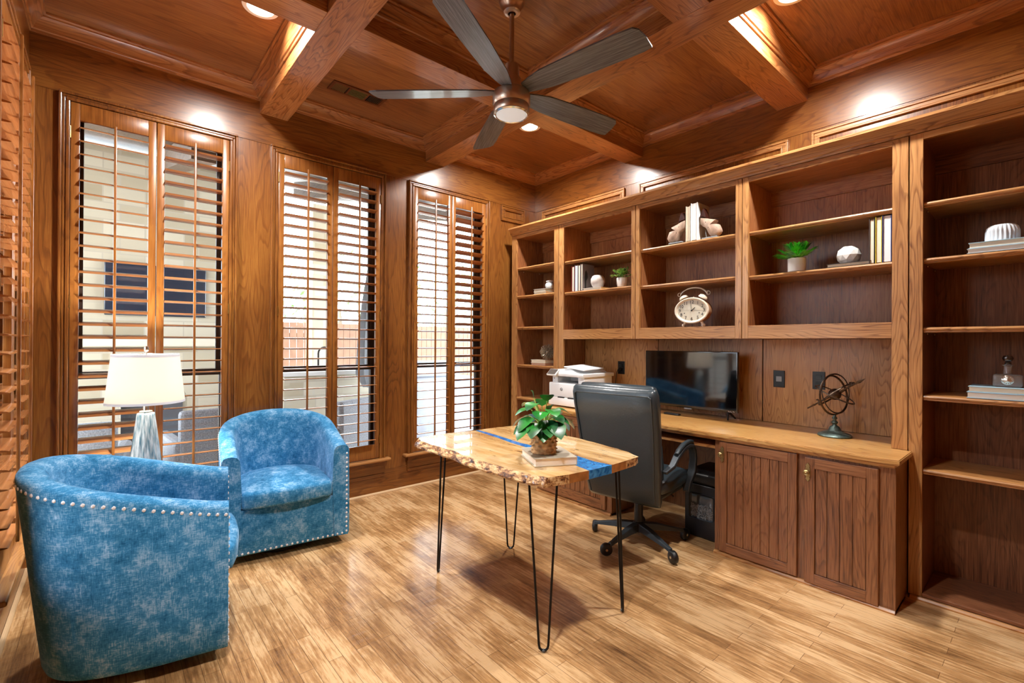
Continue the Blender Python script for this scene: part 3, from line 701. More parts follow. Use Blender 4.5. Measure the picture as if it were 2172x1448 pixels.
def plant(label, loc, potprof, potmat, build_leaves, leafmat, name='potted_plant', stems=None, potn='pot', rz=0, smooth_pot=True, soil_r=.03, soil_z=.05):
    t = thing(name, label, 'plant', loc, rz)
    if potprof: MB().lathe(potprof, n=36).build(potn, potmat, t, world=False, smooth=smooth_pot, angle=35)
    MB().lathe([(0, soil_z), (soil_r, soil_z)], n=24, cap=False).build('soil', M['soil'], t, world=False)
    lv = MB(); sm = MB(); build_leaves(lv, sm)
    lv.build('leaves', leafmat, t, world=False, smooth=True, angle=0)
    if sm.v: sm.build('stems', M['stem'], t, world=False, smooth=True)
    return t
def small_leaves(lv, sm):
    random.seed(5)
    for i in range(46):
        a = random.uniform(0, 2*PI); el = random.uniform(.15, 1.4); r = random.uniform(.03, .085)
        d = Vector((math.cos(a)*math.cos(el), math.sin(a)*math.cos(el), math.sin(el))); p = Vector((0, 0, .082))+d*r*(1.0 if el < 1 else .8)
        if i % 3 == 0: sm.tube([(0, 0, .075), tuple(p)], .0013, 5)
        for q in range(3):
            dd = (d+Vector((random.uniform(-.8, .8), random.uniform(-.8, .8), random.uniform(-.3, .6)))).normalized(); leaf(lv, p, dd, random.uniform(.026, .040), .011, .15, .3, n=4)
plant('small bushy light green plant in a white cup pot over the printer', (-.370, -1.440, 1.762), [(.022, 0), (.038, .006), (.044, .03), (.044, .078), (.040, .08), (.038, .074)], M['ceramic'], small_leaves, M['leaf_small'], soil_r=.038, soil_z=.074)
# unit over the television
G2 = 'books between the shoe-shaped bookends'
book('cream book, left of the two between the shoe-shaped bookends', (-.430, -2.052, 2.037), .032, .255, .18, 'd9cdbb', group=G2)
o = book('thick white book with a pale printed cover, right of the two between the bookends', (-.430, -2.098, 2.037), .048, .270, .18, 'e8eeee', group=G2, pages='f0f0ec')
M['lastwood'] = plain('weathered_wood', 'b59a86', .6, var=.25, vscale=25, bump=.4, bscale=120)
def bookend(label, loc, mir):
    t = thing('bookend', label, 'bookend', loc, 0, 'pair of shoe-last bookends')
    # outline of a wooden shoe last leaning toe-up against the books; (p: away from the books, z)
    S_ = [(-.0215, .147), (-.013, .142), (.010, .136), (.030, .130), (.041, .126), (.020, .110), (.002, .098), (.034, .096), (.056, .092), (.069, .063), (.075, .044), (.066, .026), (.052, .016), (.028, .012), (.0065, .014), (-.0086, .031), (-.0237, .066), (-.034, .081), (-.058, .096), (-.073, .113), (-.076, .140), (-.074, .162), (-.045, .156)]
    T_ = [(-.0215, .147), (-.045, .156), (-.074, .162), (-.068, .185), (-.058, .204), (-.046, .222), (-.036, .200), (-.028, .175)]
    def last(S_, nm, mat):
        bm = bmesh.new(); n = len(S_); rings = []
        cx = sum(p for p, z in S_)/n; cz = sum(z for p, z in S_)/n
        for (xx, k) in ((-.031, .80), (-.024, .93), (-.010, 1), (.010, 1), (.024, .93), (.031, .80)):
            rings.append([bm.verts.new((xx, -mir*(cx+(p-cx)*k), cz+(z-cz)*k)) for p, z in S_])
        for a, b in zip(rings[:-1], rings[1:]):
            for i in range(n): bm.faces.new((a[i], a[(i+1) % n], b[(i+1) % n], b[i]))
        bm.faces.new(rings[0][::-1]); bm.faces.new(rings[-1])
        MB().frombm(bm).build(nm, mat, t, world=False, smooth=True, angle=60)
    last(S_, 'shoe_last', M['lastwood']); last(T_, 'toe_tip', plain('dark_wood_tip', '3a1a12', .4))
    MB().bbox(-.035, .035, -.055, .055, 0, .010, .003).build('base_plate', M['grey_plastic'], t, world=False)
    for (p, z) in ((-.028, .118), (-.008, .078)): MB().ico((-.031, -mir*p, z), .003, 1).build('screw', M['black'], t, world=False)
bookend('wooden shoe-last bookend to the right of the white books', (-.385, -2.205, 2.037), 1)
bookend('wooden shoe-last bookend half hidden left of the white books', (-.400, -1.955, 2.037), -1)
# clock
M['enamel'] = plain('cream_enamel', 'e3d6c2', .4, var=.06, vscale=60)
M['dial'] = plain('clock_dial', 'd6cfbb', .6)
M['ink'] = plain('clock_ink', '1b1712', .6)
t = thing('clock', 'oval cream vintage alarm clock with twin bells and handle', 'clock', (-.395, -2.080, 1.42), R(2))
def oval_ring(mb, prof, n=64, ca=.126, cb=.092):   # prof: (scale offset, x depth)
    vs = []; fs = []; k = len(prof)
    for i in range(n):
        a = 2*PI*i/n
        for (o_, x) in prof: vs.append((x, (ca+o_)*math.cos(a), (cb+o_)*math.sin(a)))
    for i in range(n):
        j = (i+1) % n
        for q in range(k-1): fs.append((i*k+q, j*k+q, j*k+q+1, i*k+q+1))
    return mb.add(vs, fs)
CZ = .118
def lift(mb):
    mb.v = [(x, y, z+CZ) for x, y, z in mb.v]; return mb
lift(oval_ring(MB(), [(-.018, -.028), (-.014, -.036), (-.006, -.040), (0, -.038), (.002, -.030), (-.002, -.026)])).build('bezel', M['enamel'], t, world=False, smooth=True)
lift(oval_ring(MB(), [(-.003, -.030), (-.003, .030), (-.02, .036), (-.1259, .036)])).build('case', plain('tan_enamel', 'a9805f', .45), t, world=False, smooth=True)
lift(oval_ring(MB(), [(-.016, -.028), (-.1259, -.0281)])).build('dial', M['dial'], t, world=False)
mb = MB()
for k in range(1, 13):
    a = PI/2-k*PI/6; yy, zz = -.090*math.cos(a), .060*math.sin(a)
    vs, fs = text_mesh(str(k), .034, .0003); mb.add([(-.0288-v.z, yy-v.x, zz+v.y+CZ) for v in vs], fs)
mb.build('numerals', M['ink'], t, world=False)
def hand(name, ang, L_, w):
    d = Vector((0, -math.sin(ang), math.cos(ang))); s = Vector((0, math.cos(ang), math.sin(ang)))
    MB().obox(Vector((-.0305, 0, CZ))+d*L_/2, d, s, Vector((1, 0, 0)), L_/2, w, .0006).build(name, M['ink'], t, world=False)
hand('minute_hand', R(-6), .048, .0008); hand('hour_hand', R(50), .034, .002)
MB().lathe([(0, -.033), (.005, -.033), (.005, -.029)], (0, 0, 0), 12, 'x').build('hub', M['ink'], t, world=False).location = (0, 0, CZ)
for (yy, zz) in ((.055, -.018), (-.055, -.018)): MB().ico((-.0285, yy, CZ+zz), .0045, 1, (.3, 1, 1)).build('winding_hole', M['ink'], t, world=False)
for sy in (1, -1):
    bl = MB().lathe([(.034, 0), (.034, .006), (.028, .018), (.014, .025), (0, .026)], n=24).build('bell', M['enamel'], t, world=False, smooth=True)
    bl.location = (0, sy*.070, CZ+.088); bl.rotation_euler = (R(-28)*sy, 0, 0)
    MB().tube([(0, sy*.060, CZ-.080), (0, sy*.070, CZ-.100)], [.010, .007], 12).lathe([(.006, 0), (.010, .003), (.015, .012), (.012, .022), (.007, .026)], (0, sy*.072, 0), 16).build('foot', M['enamel'], t, world=False, smooth=True)
    c = [(0, sy*(.098+.010*math.cos(a)), CZ+.128+.010*math.sin(a)) for a in [i*.5 for i in range(10)]]
MB().tube([(0, .105*math.cos(a), CZ+.100+.066*math.sin(a)) for a in [R(15+i*7.5) for i in range(21)]], .003, 8, flat=2.2).build('handle', M['enamel'], t, world=False, smooth=True)
for sy in (1, -1):
    MB().tube([(0, sy*(.108+.013*math.cos(a)), CZ+.122+.013*math.sin(a)) for a in [R(-150+i*30) for i in range(11)]], .0026, 8).build('scroll', M['enamel'], t, world=False, smooth=True)
MB().tube([(0, 0, CZ+.088), (0, 0, CZ+.102)], .004, 8).build('hammer', M['enamel'], t, world=False)
# unit over the armillary
def fan_leaves(lv, sm):
    random.seed(11)
    for i in range(13):
        a = i*2.4+.3; el = R(18+ (i*37) % 55); L0 = .115 if el < 1 else .10
        d = Vector((math.cos(a)*math.cos(el), math.sin(a)*math.cos(el), math.sin(el))); p0 = Vector((0, 0, .07)); p = p0+d*L0*.62
        sm.tube([tuple(p0), tuple(p)], .0016, 5)
        side = d.cross(Vector((0, 0, 1))).normalized()
        for q in range(6):
            u = .35+.13*q; base = p0+d*L0*u*.8
            for sd in (-1, 1): leaf(lv, base, (d*1.0+side*sd*.75+Vector((0, 0, .1))), .062, .0085, .25, .3)
        leaf(lv, p, d, .07, .010, .2, .3)
plant('feathery bright green fern in a plain white cylinder pot', (-.385, -2.745, 1.745), [(.044, 0), (.048, .003), (.049, .082), (.045, .082), (.045, .07)], M['ceramic'], fan_leaves, M['leaf_fan'], name='potted_fern', soil_r=.045, soil_z=.07)
book('flat book lying under the faceted white orb', (-.428, -3.020, 1.745), .020, .21, .14, '3a332e', flat=True, group=G)
t = thing('faceted_orb', 'white dimpled round orb resting on a flat book', 'ornament', (-.350, -3.005, 1.765))
bm = bmesh.new(); bmesh.ops.create_icosphere(bm, subdivisions=2, radius=.060)
for v in bm.verts: v.co.z = max(-.050, min(.052, v.co.z)); v.co *= 1
mb = MB().frombm(bm); mb.v = [(x, y*1.02, z+.050) for x, y, z in mb.v]
mb.build('body', M['ceramic'], t, world=False)
for (y, tt, h, col, lb, pg) in ((-3.128, .024, .245, '3d3330', 'dark-covered book with cream pages, leftmost of the trio at the right end over the armillary', None),
                            (-3.158, .028, .252, 'c9b93a', 'yellow and blue covered book, middle of the trio at the right end over the armillary', None),
                            (-3.194, .038, .255, '3b3f78', 'thick blue-covered book with white pages, rightmost of the trio over the armillary', 'e8e8ea')):
    book(lb, (-.426, y, 1.745), tt, h, .17, col, group=G, pages=pg)
# tall right unit
for (z, lo, lb, n1) in ((1.745, (.024, .028), 'ribbed white bowl', 0), (1.045, (.030, .027), 'glass decanter', 1)):
    book('lower flat book of the pair under the '+lb, (-.432, -3.645, z), lo[0], .28, .20, '8fa9bb' if n1 else 'b7c6cf', flat=True, group=G, pages='e9e6dc')
    book('upper flat book of the pair under the '+lb, (-.428, -3.640, z+lo[0]), lo[1], .26, .20, '9fc1d1', flat=True, group=G)
t = thing('ribbed_bowl', 'upturned white ribbed ceramic bowl on two flat books', 'bowl', (-.345, -3.620, 1.797))
pr = [(.060, 0), (.058, .010), (.057, .05), (.052, .070), (.042, .080), (.030, .083), (0, .083)]; vs = []; fs = []; n = 96
for i in range(n):
    a = 2*PI*i/n
    for k, (r, z) in enumerate(pr):
        rr = r*(1+(.05*math.cos(24*a) if 0 < k < 5 else 0)); vs.append((rr*math.cos(a), rr*math.sin(a), z))
for i in range(n):
    j = (i+1) % n
    for q in range(len(pr)-1): fs.append((i*7+q, j*7+q, j*7+q+1, i*7+q+1))
MB().add(vs, fs).build('body', plain('pale_blue_ceramic', 'cdd6de', .35), t, world=False, smooth=True, angle=60)
def clearglass():
    mt, N, L, B = new_mat('decanter_glass'); B.inputs['Base Color'].default_value = (.95, .93, .90, 1); B.inputs['Roughness'].default_value = .04; B.inputs['Transmission Weight'].default_value = .85; B.inputs['IOR'].default_value = 1.45
    return mt
t = thing('glass_decanter', 'clear glass decanter with ball stopper and silver medallion', 'decanter', (-.345, -3.640, 1.102))
bd = MB(); bd.bbox(-.030, .030, -.050, .050, .0, .062, .012, 3); g = clearglass(); bd.build('body', g, t, world=False, smooth=True)
MB().lathe([(.016, .060), (.014, .068), (.014, .100), (.021, .104), (.021, .107), (.012, .109)], n=24).build('neck', g, t, world=False, smooth=True)
MB().lathe([(.010, .107), (.012, .116), (.008, .120), (.016, .126), (.020, .137), (.016, .149), (0, .154)], n=24).build('stopper', plain('dark_glass', '2a2220', .05, coat=1), t, world=False, smooth=True)
mb = MB(); mb.lathe([(.022, 0), (.020, -.002), (.012, -.0035), (.006, -.006), (0, -.007)], (-.031, 0, .034), 20, 'x')
for i in range(14): a = 2*PI*i/14; mb.ico((-.034, .017*math.cos(a), .034+.017*math.sin(a)), .003, 1)
mb.build('medallion', M['nickel'], t, world=False, smooth=True)
# outlets
for (y, z, lb, kind) in ((-1.220, 1.080, 'black duplex outlet with a cord plugged in behind the printer', 'duplex'), (-2.537, 1.060, 'black cover plate with a square jack left of the armillary', 'jack'), (-2.776, 1.064, 'black duplex outlet behind the armillary rings', 'duplex')):
    t = thing('outlet', lb, 'outlet', (XB-.002, y, z), 0, 'black wall plates')
    MB().bbox(-.006, 0, -.036, .036, -.058, .058, .002).build('plate', M['plate'], t, world=False)
    if kind == 'duplex':
        for s_ in (-1, 1): MB().bbox(-.0085, -.005, -.017, .017, s_*.020-.014, s_*.020+.014, .001).build('socket', plain('socket_black', '050505', .25), t, world=False)
    else: MB().bbox(-.009, -.005, -.018, .018, -.018, .018, .001).build('socket', M['grey_plastic'], t, world=False)
mb = MB(); mb.tube([(XB-.012, -1.220, 1.096), (-.10, -1.222, 1.094), (-.106, -1.212, 1.07), (-.10, -1.19, 1.03), (-.09, -1.175, .97), (-.085, -1.16, .88), (-.09, -1.15, .77)], .0035, 8); mb.bbox(-.098, -.073, -1.232, -1.208, 1.083, 1.109, .003)
tag(mb.build('power_cord', M['black'], smooth=True), 'black power cord hanging from the outlet behind the printer', 'cord')

# ================================================================== ON THE COUNTER
# printer
t = thing('printer', 'white multifunction laser printer on the left end of the counter', 'printer', (-.655, -1.072, .7530), 0)
wp, wp2 = M['white_plastic'], plain('printer_shade', 'dfe3e5', .45)
# local: x depth (front at 0), y width (+.18 .. -.18)
mb = MB(); mb.bbox(0, .36, -.195, .195, .012, .082, .006); mb.build('paper_drawer', wp, t, world=False, smooth=True)
mb = MB(); mb.bbox(.003, .40, -.195, .195, .084, .205, .010, 3); mb.build('front_body', wp, t, world=False, smooth=True)
mb = MB(); mb.bbox(.03, .40, .115, .178, .200, .262, .006); mb.bbox(.03, .40, -.185, -.118, .200, .262, .006); mb.bbox(.20, .40, -.12, .12, .200, .262, .004)
mb.build('output_bay', wp, t, world=False, smooth=True, label='white bay with a paper slot')
mb = MB(); mb.box(.035, .20, -.117, .114, .204, .210); mb.build('output_tray', M['grey_plastic'], t, world=False)
mb = MB(); mb.bbox(.0, .41, -.200, .185, .262, .292, .006); mb.build('scanner_bed', wp, t, world=False, smooth=True)
mb = MB(); mb.add([(.02, .15, .292), (.02, -.10, .292), (.37, -.16, .292), (.37, .15, .292), (.04, .14, .318), (.06, -.02, .325), (.34, -.14, .318), (.34, .14, .325)], [(0, 3, 2, 1), (4, 5, 6, 7), (0, 1, 5, 4), (1, 2, 6, 5), (2, 3, 7, 6), (3, 0, 4, 7)]); mb.build('document_feeder', wp, t, world=False, bevel=.005)
mb = MB(); mb.obox((.17, -.06, .336), Vector((.98, 0, .05)).normalized(), Vector((0, 1, .10)).normalized(), Vector((0, -.1, 1)).normalized(), .13, .115, .005); mb.build('feeder_tray', wp2, t, world=False, bevel=.003)
mb = MB(); X_ = Vector((.75, 0, .66)).normalized(); mb.obox((-.012, .130, .292), X_, Vector((0, 1, 0)), Vector((-.66, 0, .75)).normalized(), .036, .052, .008); sc = mb.build('control_panel', wp, t, world=False, bevel=.003)
MB().obox(Vector((-.012, .130, .292))+Vector((-.66, 0, .75)).normalized()*.0085, X_, Vector((0, 1, 0)), Vector((-.66, 0, .75)).normalized(), .031, .046, .001).build('touch_screen', plain('screen_grey', '55504c', .15), sc, world=False)
for (a, b) in ((.03, .085), (-.085, -.03)): MB().box(-.001, .01, a-.02, b, .078, .086).build('grip_slot', M['black'], t, world=False)
MB().box(.029, .031, .150, .158, .236, .243).build('usb_port', M['black'], t, world=False)
mb = MB(); LX, LY, LZ = .0025, .045, .150
mb.lathe([(.0135, 0), (.0135, -.0008), (.0105, -.0008), (.0105, 0)], (LX, LY, LZ), 32, 'x', cap=False)
vs, fs = text_mesh('hp', .022, .0004, .25); mb.add([(LX-.0005-v.z, LY-v.x, LZ+v.y-.001) for v in vs], fs)
mb.build('emblem', M['ink'], t, world=False)
for (a, b) in ((.02, .17), (.02, -.17), (.33, .17), (.33, -.17)): MB().lathe([(.012, .0), (.012, .013)], (a, b, 0), 12).build('foot', M['grey_plastic'], t, world=False)
# television
t = thing('television', 'flat black television with glossy screen on the counter', 'television', (-.225, -1.948, .7525), R(0.5))
mb = MB(); mb.bbox(.0, .030, -.372, .372, .055, .490, .004); mb.bbox(.028, .060, -.25, .25, .09, .36, .01); mb.build('housing', M['tvframe'], t, world=False, smooth=True)
MB().box(-.0006, .0, -.364, .364, .070, .482).build('screen', M['screen'], t, world=False)
mb = MB(); vs, fs = text_mesh('Roku TV', .013, .0003); mb.add([(-.0008-v.z, -.330-v.x, .0625+v.y) for v in vs], fs); mb.build('logo', plain('logo_white', 'dcdcdc', .5), t, world=False)
MB().bbox(-.004, .006, -.03, .03, .046, .056, .002).build('sensor_bar', M['grey_plastic'], t, world=False)
for sy in (-1, 1):
    MB().tube([(.012, sy*.30, .060), (-.030, sy*.318, .006)], [.010, .006], 10).tube([(.014, sy*.30, .060), (.090, sy*.318, .006)], [.010, .006], 10).build('foot', M['black'], t, world=False, smooth=True)
t = thing('remote_control', 'black remote control lying on the counter under the television', 'remote', (-.300, -1.86, .7525), R(88))
MB().bbox(-.065, .065, -.018, .018, 0, .014, .005).build('body', M['black'], t, world=False, smooth=True)
for i in range(5): MB().ico((-.045+i*.02, 0, .0145), .004, 1, (1, 1, .4)).build('button', M['grey_plastic'], t, world=False)
# armillary sphere
M['aged'] = plain('aged_bronze', '5b4c40', .4, .85, bump=.4, bscale=150, var=.3, vscale=60)
M['verd'] = plain('verdigris_bronze', '54635f', .4, .7, bump=.5, bscale=120, var=.35, vscale=50)
t = thing('armillary_sphere', 'bronze armillary sphere with an arrow on a turned pedestal', 'ornament', (-.300, -2.925, .7525), R(-22))
MB().lathe([(0, 0), (.085, 0), (.088, .006), (.082, .014), (.060, .024), (.034, .034), (.030, .046), (.024, .058), (.012, .066), (.010, .072), (.017, .080), (.017, .086), (.009, .094), (.009, .100), (.014, .106), (.013, .112), (.008, .118), (.008, .128)], n=40).build('pedestal', M['verd'], t, world=False, smooth=True)
C3 = Vector((0, 0, .128+.122))
def aring(r, tiltx, tilty, w=.0036, off=0):
    mt_ = Matrix.Rotation(R(tilty), 3, 'Y') @ Matrix.Rotation(R(tiltx), 3, 'X'); pts = []
    for i in range(48):
        a = 2*PI*i/48; pts.append(C3+mt_ @ Vector((r*math.cos(a), r*math.sin(a), off)))
    return pts
for (r, a, b, nm) in ((.121, 90, 84, 'meridian_ring'), (.106, 24, 12, 'ring'), (.103, -38, -18, 'ring'), (.112, 78, 20, 'ring')):
    MB().tube(aring(r, a, b), .0056, 8, closed=True, flat=.6).build(nm, M['aged'], t, world=False, smooth=True)
MB().ico(C3, .034, 3).build('globe', M['aged'], t, world=False, smooth=True)
ad = Vector((0, -.86, .52)).normalized()
mb = MB(); mb.tube([C3-ad*.205, C3+ad*.195], .0045, 8); mb.tube([C3+ad*.150, C3+ad*.165, C3+ad*.205], [.004, .011, .001], 8, flat=.6)
mb.tube([C3-ad*.205, C3-ad*.15], [.001, .008], 8, flat=.5); mb.build('arrow', M['aged'], t, world=False, smooth=True)
for s_ in (-1, 1):
    mb = MB(); c = C3+Vector((0, ad.y*.118*s_, ad.z*.118*s_))
    for k in range(5): a = k*2*PI/5; mb.ico(c+Vector((.010*math.cos(a), .010*math.sin(a), .016)), .0055, 1)
    mb.tube([c, c+Vector((0, 0, .016))], .005, 8); mb.build('finial', M['aged'], t, world=False, smooth=True)

# ================================================================== ARMCHAIRS
def armchair(name, label, loc, rz):
    """swivel tub chair, facing local +x"""
    t = thing(name, label, 'armchair', loc, rz, 'pair of blue swivel tub chairs')
    HW, XFt, N_ = .355, .335, 44
    path = []
    for i in range(9): path.append((XFt-(XFt+.02)*i/8, -HW))
    for i in range(1, 28):
        a = -PI/2-PI*i/28; path.append((-.02+.352*math.copysign(abs(math.cos(a))**.85, math.cos(a)), HW*math.copysign(abs(math.sin(a))**.9, math.sin(a))))
    for i in range(9): path.append((-.02+(XFt+.02)*i/8, HW))
    K = len(path); P2 = [Vector((x, y, 0)) for x, y in path]
    L_ = [0]
    for i in range(1, K): L_.append(L_[-1]+(P2[i]-P2[i-1]).length)
    def nrm(i):
        d = (P2[min(i+1, K-1)]-P2[max(i-1, 0)]).normalized(); return Vector((d.y, -d.x, 0))*-1 if (Vector((d.y, -d.x, 0))).dot(-P2[i]) < 0 else Vector((d.y, -d.x, 0))
    def hgt(i):
        q = min(L_[i], L_[-1]-L_[i])/(L_[-1]/2); return .632+.178*math.sin(PI/2*q)**1.25
    th = .092
    rows = []
    for i in range(K):
        h = hgt(i); nn = nrm(i); p = P2[i]
        q = min(L_[i], L_[-1]-L_[i])/(L_[-1]/2); bk = max(0, min(1, (q-.25)/.75))
        prof = [(.004, .052), (-.003, .075), (-.004, .20), (-.002, h*.6), (0, h-.040), (.003, h-.020), (.012, h-.006), (.030, h), (.055, h+.001), (.078, h-.006), (th, h-.024), (th+.004, h-.06), (th+.012, h*.62), (th+.006, .30), (th-.004, .056)]
        r = []
        for (o_, z) in prof:
            tp = bk*.115*(1-min(1, z/h))
            r.append(p+nn*(o_+tp)+Vector((0, 0, z)))
        rows.append(r)
    mb = MB(); k = len(rows[0]); mb.add([v for r in rows for v in r], [(i*k+q, i*k+q+1, (i+1)*k+q+1, (i+1)*k+q) for i in range(K-1) for q in range(k-1)]+[tuple(range(k)), tuple((K-1)*k+q for q in range(k))[::-1]]+[(i*k+k-1, i*k, (i+1)*k, (i+1)*k+k-1) for i in range(K-1)])
    mb.build('shell', M['chenille'], t, world=False, smooth=True, bevel=0, angle=50)
    mb = MB(); mb.bbox(-.08, XFt-.004, -HW+.085, HW-.085, .050, .318, .010, 3); mb.build('seat_base', M['chenille'], t, world=False, smooth=True)
    # cushion: D shape, crowned
    out = []
    cw = HW-th-.006
    pl = [(XFt+.020, -cw+.02), (XFt+.034, -cw+.10), (XFt+.044, 0), (XFt+.034, cw-.10), (XFt+.020, cw-.02), (XFt-.01, cw)]
    for i in range(13): a = PI/2+PI*i/12; pl.append((-.02+.215*math.cos(a), (cw)*math.sin(a)))
    pl.append((XFt-.01, -cw)); n = len(pl); cx, cy = .06, 0
    mb = MB(); levels = [(.93, .318), (.985, .324), (1.0, .340), (1.0, .398), (.985, .412), (.93, .421), (.72, .436), (.4, .446)]
    vs = [(cx+(x-cx)*s_, cy+(y-cy)*s_, z) for (s_, z) in levels for (x, y) in pl]+[(cx, cy, .449)]; fs = [tuple(range(n))[::-1]]
    for l in range(len(levels)-1):
        for i in range(n): fs.append((l*n+i, l*n+(i+1) % n, (l+1)*n+(i+1) % n, (l+1)*n+i))
    b = (len(levels)-1)*n
    for i in range(n): fs.append((b+i, b+(i+1) % n, len(vs)-1))
    mb.add(vs, fs); mb.build('seat_cushion', M['chenille'], t, world=False, smooth=True, angle=60)
    # nail heads
    mb = MB(); step = .0295
    def nail(p, d):
        d = Vector(d).normalized(); bm = bmesh.new(); bmesh.ops.create_icosphere(bm, subdivisions=1, radius=.0074)
        for v in bm.verts:
            c = v.co.dot(d); v.co = v.co-d*c*.45+Vector(p)
        mb.frombm(bm)
    s = .01; i = 0
    while s < L_[-1]-.005:
        while L_[i+1] < s: i += 1
        f = (s-L_[i])/(L_[i+1]-L_[i]); a, b = rows[i][4], rows[i+1][4]; nail(a.lerp(b, f), -nrm(i)); s += step
    for sy in (-1, 1):
        z = .075
        while z < .590: nail((XFt+.001, sy*(HW-.014), z), (1, 0, 0)); z += step
    y = -HW+.02
    while y < HW-.015: nail((XFt+.001, y, .066), (1, 0, 0)); y += step
    mb.build('nailhead_trim', M['nail'], t, world=False, smooth=True)
    MB().lathe([(0, 0), (.245, 0), (.25, .004), (.25, .016), (.22, .022), (.10, .024), (.10, .055), (0, .055)], n=48).build('swivel_base', M['black'], t, world=False, smooth=True, angle=40)
    return t
armchair('tub_chair', 'blue chenille swivel tub chair standing in front of the middle window', (-2.712, -.408, 0), R(-90-6.6))
armchair('tub_chair', 'large blue tub chair in the left foreground, seen from its outer side', (-3.488, -1.176, 0), R(-9.5))

# side table and lamp
t = thing('side_table', 'small round dark wood side table in the corner, carrying the table lamp', 'table', (-3.428, -.455, 0))
MB().lathe([(0, .545), (.155, .545), (.160, .552), (.160, .562), (.155, .568), (0, .568)], n=40).build('tabletop', M['beam_x'], t, world=False, smooth=True, angle=40)
MB().lathe([(.022, .02), (.018, .10), (.016, .3), (.022, .545)], n=20).build('pedestal', M['beam_z'], t, world=False, smooth=True)
MB().lathe([(0, 0), (.12, 0), (.12, .012), (.03, .03), (.022, .03)], n=40).build('base', M['beam_x'], t, world=False, smooth=True, angle=40)
def ribbed_glass():
    mt, N, L, B = new_mat('blue_ribbed_glass'); tc = N.new('ShaderNodeTexCoord')
    mp = N.new('ShaderNodeMapping'); mp.inputs['Scale'].default_value = (1, 1, .10); L.new(tc.outputs['Object'], mp.inputs[0])
    n = N.new('ShaderNodeTexNoise'); n.inputs['Scale'].default_value = 75; n.inputs['Detail'].default_value = 3; L.new(mp.outputs[0], n.inputs[0])
    cr = N.new('ShaderNodeValToRGB'); e = cr.color_ramp.elements; e[0].position = .36; e[0].color = srgb('5f8796'); e[1].position = .60; e[1].color = srgb('e3eef0')
    L.new(n.outputs[0], cr.inputs[0]); L.new(cr.outputs[0], B.inputs['Base Color']); B.inputs['Roughness'].default_value = .12; B.inputs['Coat Weight'].default_value = .8
    return mt
t = thing('table_lamp', 'lit table lamp with white drum shade and ribbed blue glass base', 'lamp', (-3.428, -.455, .569))
MB().lathe([(0, 0), (.085, 0), (.085, .016), (.078, .020), (0, .020)], n=40).build('base_plate', M['nickel'], t, world=False, smooth=True, angle=40)
pr = [(.070, .020), (.072, .035), (.069, .06), (.040, .315), (.038, .325), (.027, .330), (0, .330)]; vs = []; fs = []; n = 72; k = len(pr)
for i in range(n):
    a = 2*PI*i/n
    for q, (r, z) in enumerate(pr): rr = r*(1+(.05*math.cos(18*a) if 0 < q < 5 else 0)); vs.append((rr*math.cos(a), rr*math.sin(a), z))
for i in range(n):
    j = (i+1) % n
    for q in range(k-1): fs.append((i*k+q, j*k+q, j*k+q+1, i*k+q+1))
MB().add(vs, fs).build('glass_body', ribbed_glass(), t, world=False, smooth=True, angle=70)
MB().lathe([(.026, .330), (.030, .334), (.026, .340), (.014, .342), (.014, .420), (.009, .43), (.004, .43), (.004, .668), (.010, .672), (.013, .684), (.008, .697), (0, .70)], n=24).build('stem', M['nickel'], t, world=False, smooth=True)
def shade_mat():
    mt, N, L, B = new_mat('linen_shade'); B.inputs['Base Color'].default_value = (.92, .90, .86, 1); B.inputs['Roughness'].default_value = .9
    tr = N.new('ShaderNodeBsdfTranslucent'); tr.inputs[0].default_value = (.95, .90, .82, 1); mx = N.new('ShaderNodeMixShader'); mx.inputs[0].default_value = .5
    L.new(B.outputs[0], mx.inputs[1]); L.new(tr.outputs[0], mx.inputs[2]); L.new(mx.outputs[0], N['Material Output'].inputs[0]); return mt
MB().lathe([(.180, .385), (.153, .652), (.151, .652), (.178, .385), (.180, .385)], n=64, cap=False).build('lamp_shade', shade_mat(), t, world=False, smooth=True)
tb = plain('shade_binding', 'e6ebf2', .8)
MB().lathe([(.1812, .383), (.1800, .396), (.1785, .396), (.1795, .383), (.1812, .383)], n=64, cap=False).build('shade_trim', tb, t, world=False, smooth=True)
MB().lathe([(.1548, .640), (.1535, .654), (.152, .654), (.153, .640), (.1548, .640)], n=64, cap=False).build('shade_trim', tb, t, world=False, smooth=True)
mb = MB()
for a in (0, 2*PI/3, 4*PI/3): mb.tube([(.004*math.cos(a), .004*math.sin(a), .660), (.152*math.cos(a), .152*math.sin(a), .648)], .0018, 6)
mb.build('spider', M['nickel'], t, world=False)
MB().ico((0, 0, .50), .028, 2, (1, 1, 1.25)).build('bulb', plain('bulb', 'ffffff', .5, emit='ffe2b8', estr=30), t, world=False, smooth=True)
pd = bpy.data.lights.new('bulb_light', 'POINT'); pd.energy = LAMP_POWER; pd.color = (1, .96, .90); pd.shadow_soft_size = .035
po = bpy.data.objects.new('bulb_light', pd); COL.objects.link(po); po.parent = t; po.location = (0, 0, .545)

